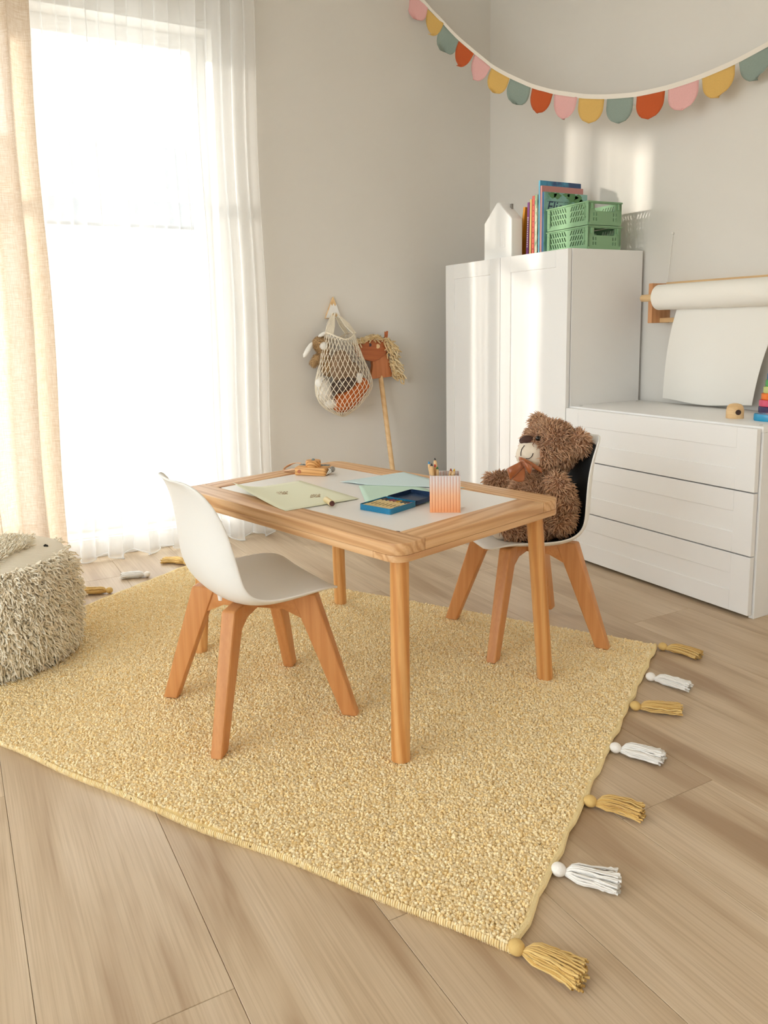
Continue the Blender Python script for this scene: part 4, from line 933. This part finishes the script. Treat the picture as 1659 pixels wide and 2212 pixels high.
m = MB(); ballx(m, 755, 855, XB+.002, 42, 25, .054, 38); ballx(m, 740, 877, XB, 20, 14, .032); ballx(m, 780, 833, XB+.002, 17, 18, .04, 20); ob2 = put('body', remesh(m, .006, 10), M_ORG, None)
ob2.parent = ob; ob2.location = -Vector(ob.location); WM[ob2.name] = Matrix.Identity(4)
m = MB(); ballx(m, 742, 832, XB+.016, 27, 15, .044, 18); m.build('dark_band', M_BRN, ob, smooth=True, world=True)
m = MB()
for k in range(12):
    ballx(m, 724+k*3.6, 836-4*math.sin(k*.5)-(k % 3)*4, XB+.055-.0006*(k-6)**2, 1.5, 1.5, .002)
m.build('dots', M_WPL, ob, smooth=True, world=True)
wb = thing('white_plush', 'white fluffy plush animal at the left side of the net bag', 'plush toy', tuple(wp(697, 850, XB)))
m = MB(); ballx(m, 700, 845, XB, 15, 24, .034); ballx(m, 694, 828, XB+.006, 12, 14, .026); ballx(m, 714, 872, XB, 13, 11, .026); put('body', remesh(m, .005, 6), M_WPL, None)
o = bpy.data.objects[-1] if False else [x for x in COL.objects if x.type == 'MESH'][-1]; o.parent = wb; o.location = -Vector(wb.location)
MB().tube([wp(696, 824, XB+.031), wp(699, 822, XB+.034), wp(701, 819, XB+.033)], .0018, 5).build('closed_eye', M_STITCH, wb, world=True)
gb = thing('grey_plush', 'grey-brown plush body in the middle of the net bag', 'plush toy', tuple(wp(735, 800, XB)))
m = MB(); ballx(m, 738, 795, XB-.006, 24, 40, .034, 6); ballx(m, 757, 806, XB-.004, 20, 26, .034, -15); put('body', remesh(m, .006, 8), plain('taupe_plush', rgb(150, 124, 98), .95, noise=.2, nscale=50, bump=.5), None)
o = [x for x in COL.objects if x.type == 'MESH'][-1]; o.parent = gb; o.location = -Vector(gb.location)
MB().box((XB+.01, wy(764, 792, XB)[0], wy(764, 850, XB)[1]), (XB+.034, wy(774, 792, XB)[0], wy(764, 806, XB)[1])).build('label_tag', M_WPL, gb, world=True, bevel=.003)
# plush rabbit peeking from the bag
XR = XA+.05
rb = thing('plush_rabbit', 'tan plush rabbit with white floppy ears peeking out of the net bag', 'plush toy', tuple(wp(695, 745, XR)))
m = MB(); ballx(m, 692, 742, XR+.01, 15, 16, .032, 20); ballx(m, 697, 752, XR+.012, 13, 13, .028); ballx(m, 698, 775, XR, 13, 16, .026, 20); ballx(m, 684, 776, XR+.005, 9, 12, .018, -30); ballx(m, 678, 784, XR+.005, 8, 9, .018); ballx(m, 712, 790, XR, 18, 22, .03)
rme = remesh(m, .004, 6); rbody = put('body', rme, plain('rabbit_tan', rgb(186, 152, 108), .95, bump=.5, nscale=200), None); rbody.parent = rb; rbody.location = -Vector(rb.location)
P_, N_ = scatter(rme, 2600); P_ = P_-np.array(rb.location)
strands('fur', fur(P_, N_, .006, (0, 0, -.4), .35, 3), np.array([.0009, .0008, .0003]), 3, strand_mat('rabbit_fur', rgb(172, 134, 90), rgb(208, 178, 136)), rb, kind='stuff')
for (p0, p1, r) in (((674, 740), (656, 772), 6.2), ((688, 727), (710, 716), 5.6)):
    a, b = wp(*p0, XR+.03), wp(*p1, XR+.03); m = MB(); m.tube([a, a.lerp(b, .15), a.lerp(b, .5), a.lerp(b, .85), b], [.004, r/469*.85, r/469*1.15, r/469*.95, .003], 12, flat=.7); m.build('ear', M_WPL, rb, smooth=True, world=True)
m = MB(); ballx(m, 699, 747, XR+.035, 8.5, 9, .016); m.build('muzzle', M_WPL, rb, smooth=True, world=True)
# hobby horse
XS = XA+.055
hh = thing('hobby_horse', 'wooden hobby horse with a cream yarn mane leaning on the wall beside the bag', 'hobby horse', (XA+.15, 1.835, 0))
def outline(pts, x): return [wy(a, b, x) for a, b in pts]
head = [(763, 741), (768, 739), (785, 735), (805, 732), (822, 731), (831, 738), (833, 752), (829, 765), (816, 776), (804, 781), (792, 779), (778, 774), (773, 770), (767, 756)]
neck = [(803, 780), (814, 776), (828, 766), (833, 756), (838, 772), (842, 795), (847, 813), (825, 816), (799, 819), (802, 803), (804, 790)]
MB().prism(outline(neck, XS), XS-.014, XS+.008, 'X').build('neck', M_RED2, hh, bevel=.003, world=True)
hd = MB().prism(outline(head, XS), XS-.010, XS+.015, 'X').build('head', M_RED, hh, bevel=.004, seg=3, world=True)
MB().prism(outline([(826, 737), (829, 726), (829, 716), (831, 718), (833, 715), (836, 715), (835, 727), (832, 739)], XS), XS+.004, XS+.012, 'X').build('ear', M_RED, hh, bevel=.0015, world=True)
MB().tube([wp(799, 745, XS+.014), wp(799, 745, XS+.0162)], .0078, 18).build('eye', plain('eye_plum', rgb(52, 34, 46), .4), hd, smooth=True, world=True)
MB().tube([wp(816, 748, XS+.014), wp(816, 748, XS+.018)], .0105, 18).build('dowel_plug', M_LWOOD, hd, smooth=True, world=True)
MB().tube([wp(775, 772, XS+.0152), wp(781, 772, XS+.0157), wp(787, 775, XS+.0152)], .0010, 5).build('mouth_line', M_DARK, hd, world=True)
sp0 = wp(822, 812, XS-.003); sp1 = Vector((-3.03, 1.838, .0))
MB().tube([sp0, sp1], .0115, 16).build('stick', M_LWOOD, hh, smooth=True, world=True)
pths = []; rr = random.Random(3)
mane = [(776, 740), (790, 735), (803, 731), (815, 730), (826, 731), (834, 738), (837, 750), (840, 765), (843, 780), (847, 795), (849, 808)]
for k in range(230):
    q = rr.random()*(len(mane)-1); i = min(int(q), len(mane)-2); f = q-i; px_ = mane[i][0]*(1-f)+mane[i+1][0]*f; py2 = mane[i][1]*(1-f)+mane[i+1][1]*f
    x0_ = XS+rr.uniform(-.012, .018); out = q/(len(mane)-1)
    ox = rr.uniform(-14, 4) if out < .4 else rr.uniform(2, 30); oy = rr.uniform(-10, 3) if out < .4 else rr.uniform(-2, 22)
    a = wp(px_, py2, x0_); c = wp(px_+ox, py2+oy+6, x0_+rr.uniform(-.006, .02)); mid = wp(px_+ox*.5+rr.uniform(-5, 5), py2+oy*.3-rr.uniform(2, 7), x0_+rr.uniform(0, .016))
    pts = []
    for s in range(8):
        u_ = s/7; p = a*(1-u_)**2+mid*2*u_*(1-u_)+c*u_*u_; p = p+Vector((.004*math.sin(9*u_+k), .006*math.sin(13*u_+k*1.7), .006*math.cos(12*u_+k)))*min(1, u_*3); p.x = max(p.x, XA+.006); pts.append(tuple(p))
    pths.append(pts)
pths = np.array(pths)
strands('mane', pths, np.array([.0036]*7+[.0028]), 6, strand_mat('mane_yarn', rgb(222, 190, 136), rgb(244, 226, 188)), hh, world=True)

# ------------------------------------------------------------------ pouf
PC = (-2.335, .045); PR_, PH = .262, .285
pf = thing('shaggy_pouf', 'round cream shaggy pouf with a flat woven top at the rug edge', 'pouf', (PC[0], PC[1], ZR))
prof = [(.02, .0), (.19, .0), (.222, .012), (.242, .05), (.25, .12), (.248, .2), (.236, .258), (.218, .284), (.195, .294), (.12, .312), (.02, .320)]
t = NT('pouf_base'); t.b.inputs['Base Color'].default_value = rgb(238, 228, 208); t.b.inputs['Roughness'].default_value = .95
tc = t.n('ShaderNodeTexCoord'); wv = t.n('ShaderNodeTexWave', wave_type='BANDS', bands_direction='X'); wv.inputs['Scale'].default_value = 55; wv.inputs['Distortion'].default_value = 2; t.l(tc.outputs['Object'], wv.inputs['Vector']); t.bump(wv.outputs[1], .5, .003)
pb = MB().lathe(prof, 56).build('body', t.m, pf, smooth=True, ang=3)
n = 9000; th = RNG.random(n)*2*PI-.9; th = np.where(RNG.random(n) < .8, RNG.random(n)*2.6-1.35, th); s = RNG.random(n)
zz = .006+s*.28; rad = np.interp(zz, [0, .012, .05, .12, .2, .258, .284, .29], [.19, .222, .242, .25, .248, .236, .218, .205])
Pp = np.stack([rad*np.cos(th), rad*np.sin(th), zz], 1); Nn = np.stack([np.cos(th), np.sin(th), np.where(zz > .262, .6, .05)], 1)
cl = np.sin(th*38+zz*55)+np.sin(zz*120-th*23); ln = np.stack([-np.sin(th)*.45*cl*.5, np.cos(th)*.45*cl*.5, -.85+.35*np.sin(th*29+zz*70)], 1)
M_SHAG = strand_mat('pouf_shag', rgb(254, 240, 214), rgb(255, 250, 234))
pth = fur(Pp, Nn*.8, .022, ln*.6, .55, 6); pth[:, :, 2] = np.maximum(pth[:, :, 2], .0)
strands('shag', pth, np.array([.0024, .0026, .0026, .0025, .0022, .0012]), 4, M_SHAG, pf, kind='stuff')
Pp = []
while len(Pp) < 2600:
    a_, b_ = random.uniform(-70, 64), random.uniform(0, 1); p_ = on_z(a_, 1163+.14*(64-a_)*0+b_*(14+.42*(64-a_)), ZR+.312)-np.array([PC[0], PC[1], ZR])
    r_ = math.hypot(p_[0], p_[1])
    if r_ < .19: Pp.append((p_[0], p_[1], float(np.interp(r_, [.02, .12, .195], [.318, .310, .292]))))
Pp = np.array(Pp); n = len(Pp)
strands('top_tuft', fur(Pp, np.tile([0, 0, 1.0], (n, 1)), .016, (0.35, .2, 0), .6, 4), np.array([.002, .002, .0016, .0007]), 4, M_SHAG, pf, kind='stuff')
M_MARK = plain('dark_yarn', rgb(52, 48, 46), .95)
for px_, py2, w_ in ((54, 1164, .02), (98, 1175, .006), (3, 1241, .012)):
    p = WM[pf.name].inverted() @ Vector(on_z(px_, py2, ZR+.305)); rr_ = math.hypot(p.x, p.y)
    if rr_ > .19: p = p*(.19/rr_)
    z_ = float(np.interp(math.hypot(p.x, p.y), [.02, .12, .195], [.320, .312, .294]))
    m = MB()
    for k in range(6): m.tube([(p.x-.004+.002*k, p.y-w_+.003*k*0, z_-.001), (p.x-.004+.002*k, p.y, z_+.003), (p.x-.004+.002*k, p.y+w_, z_-.001)], .0018, 5)
    m.build('stitched_mark', M_MARK, pf, smooth=True)
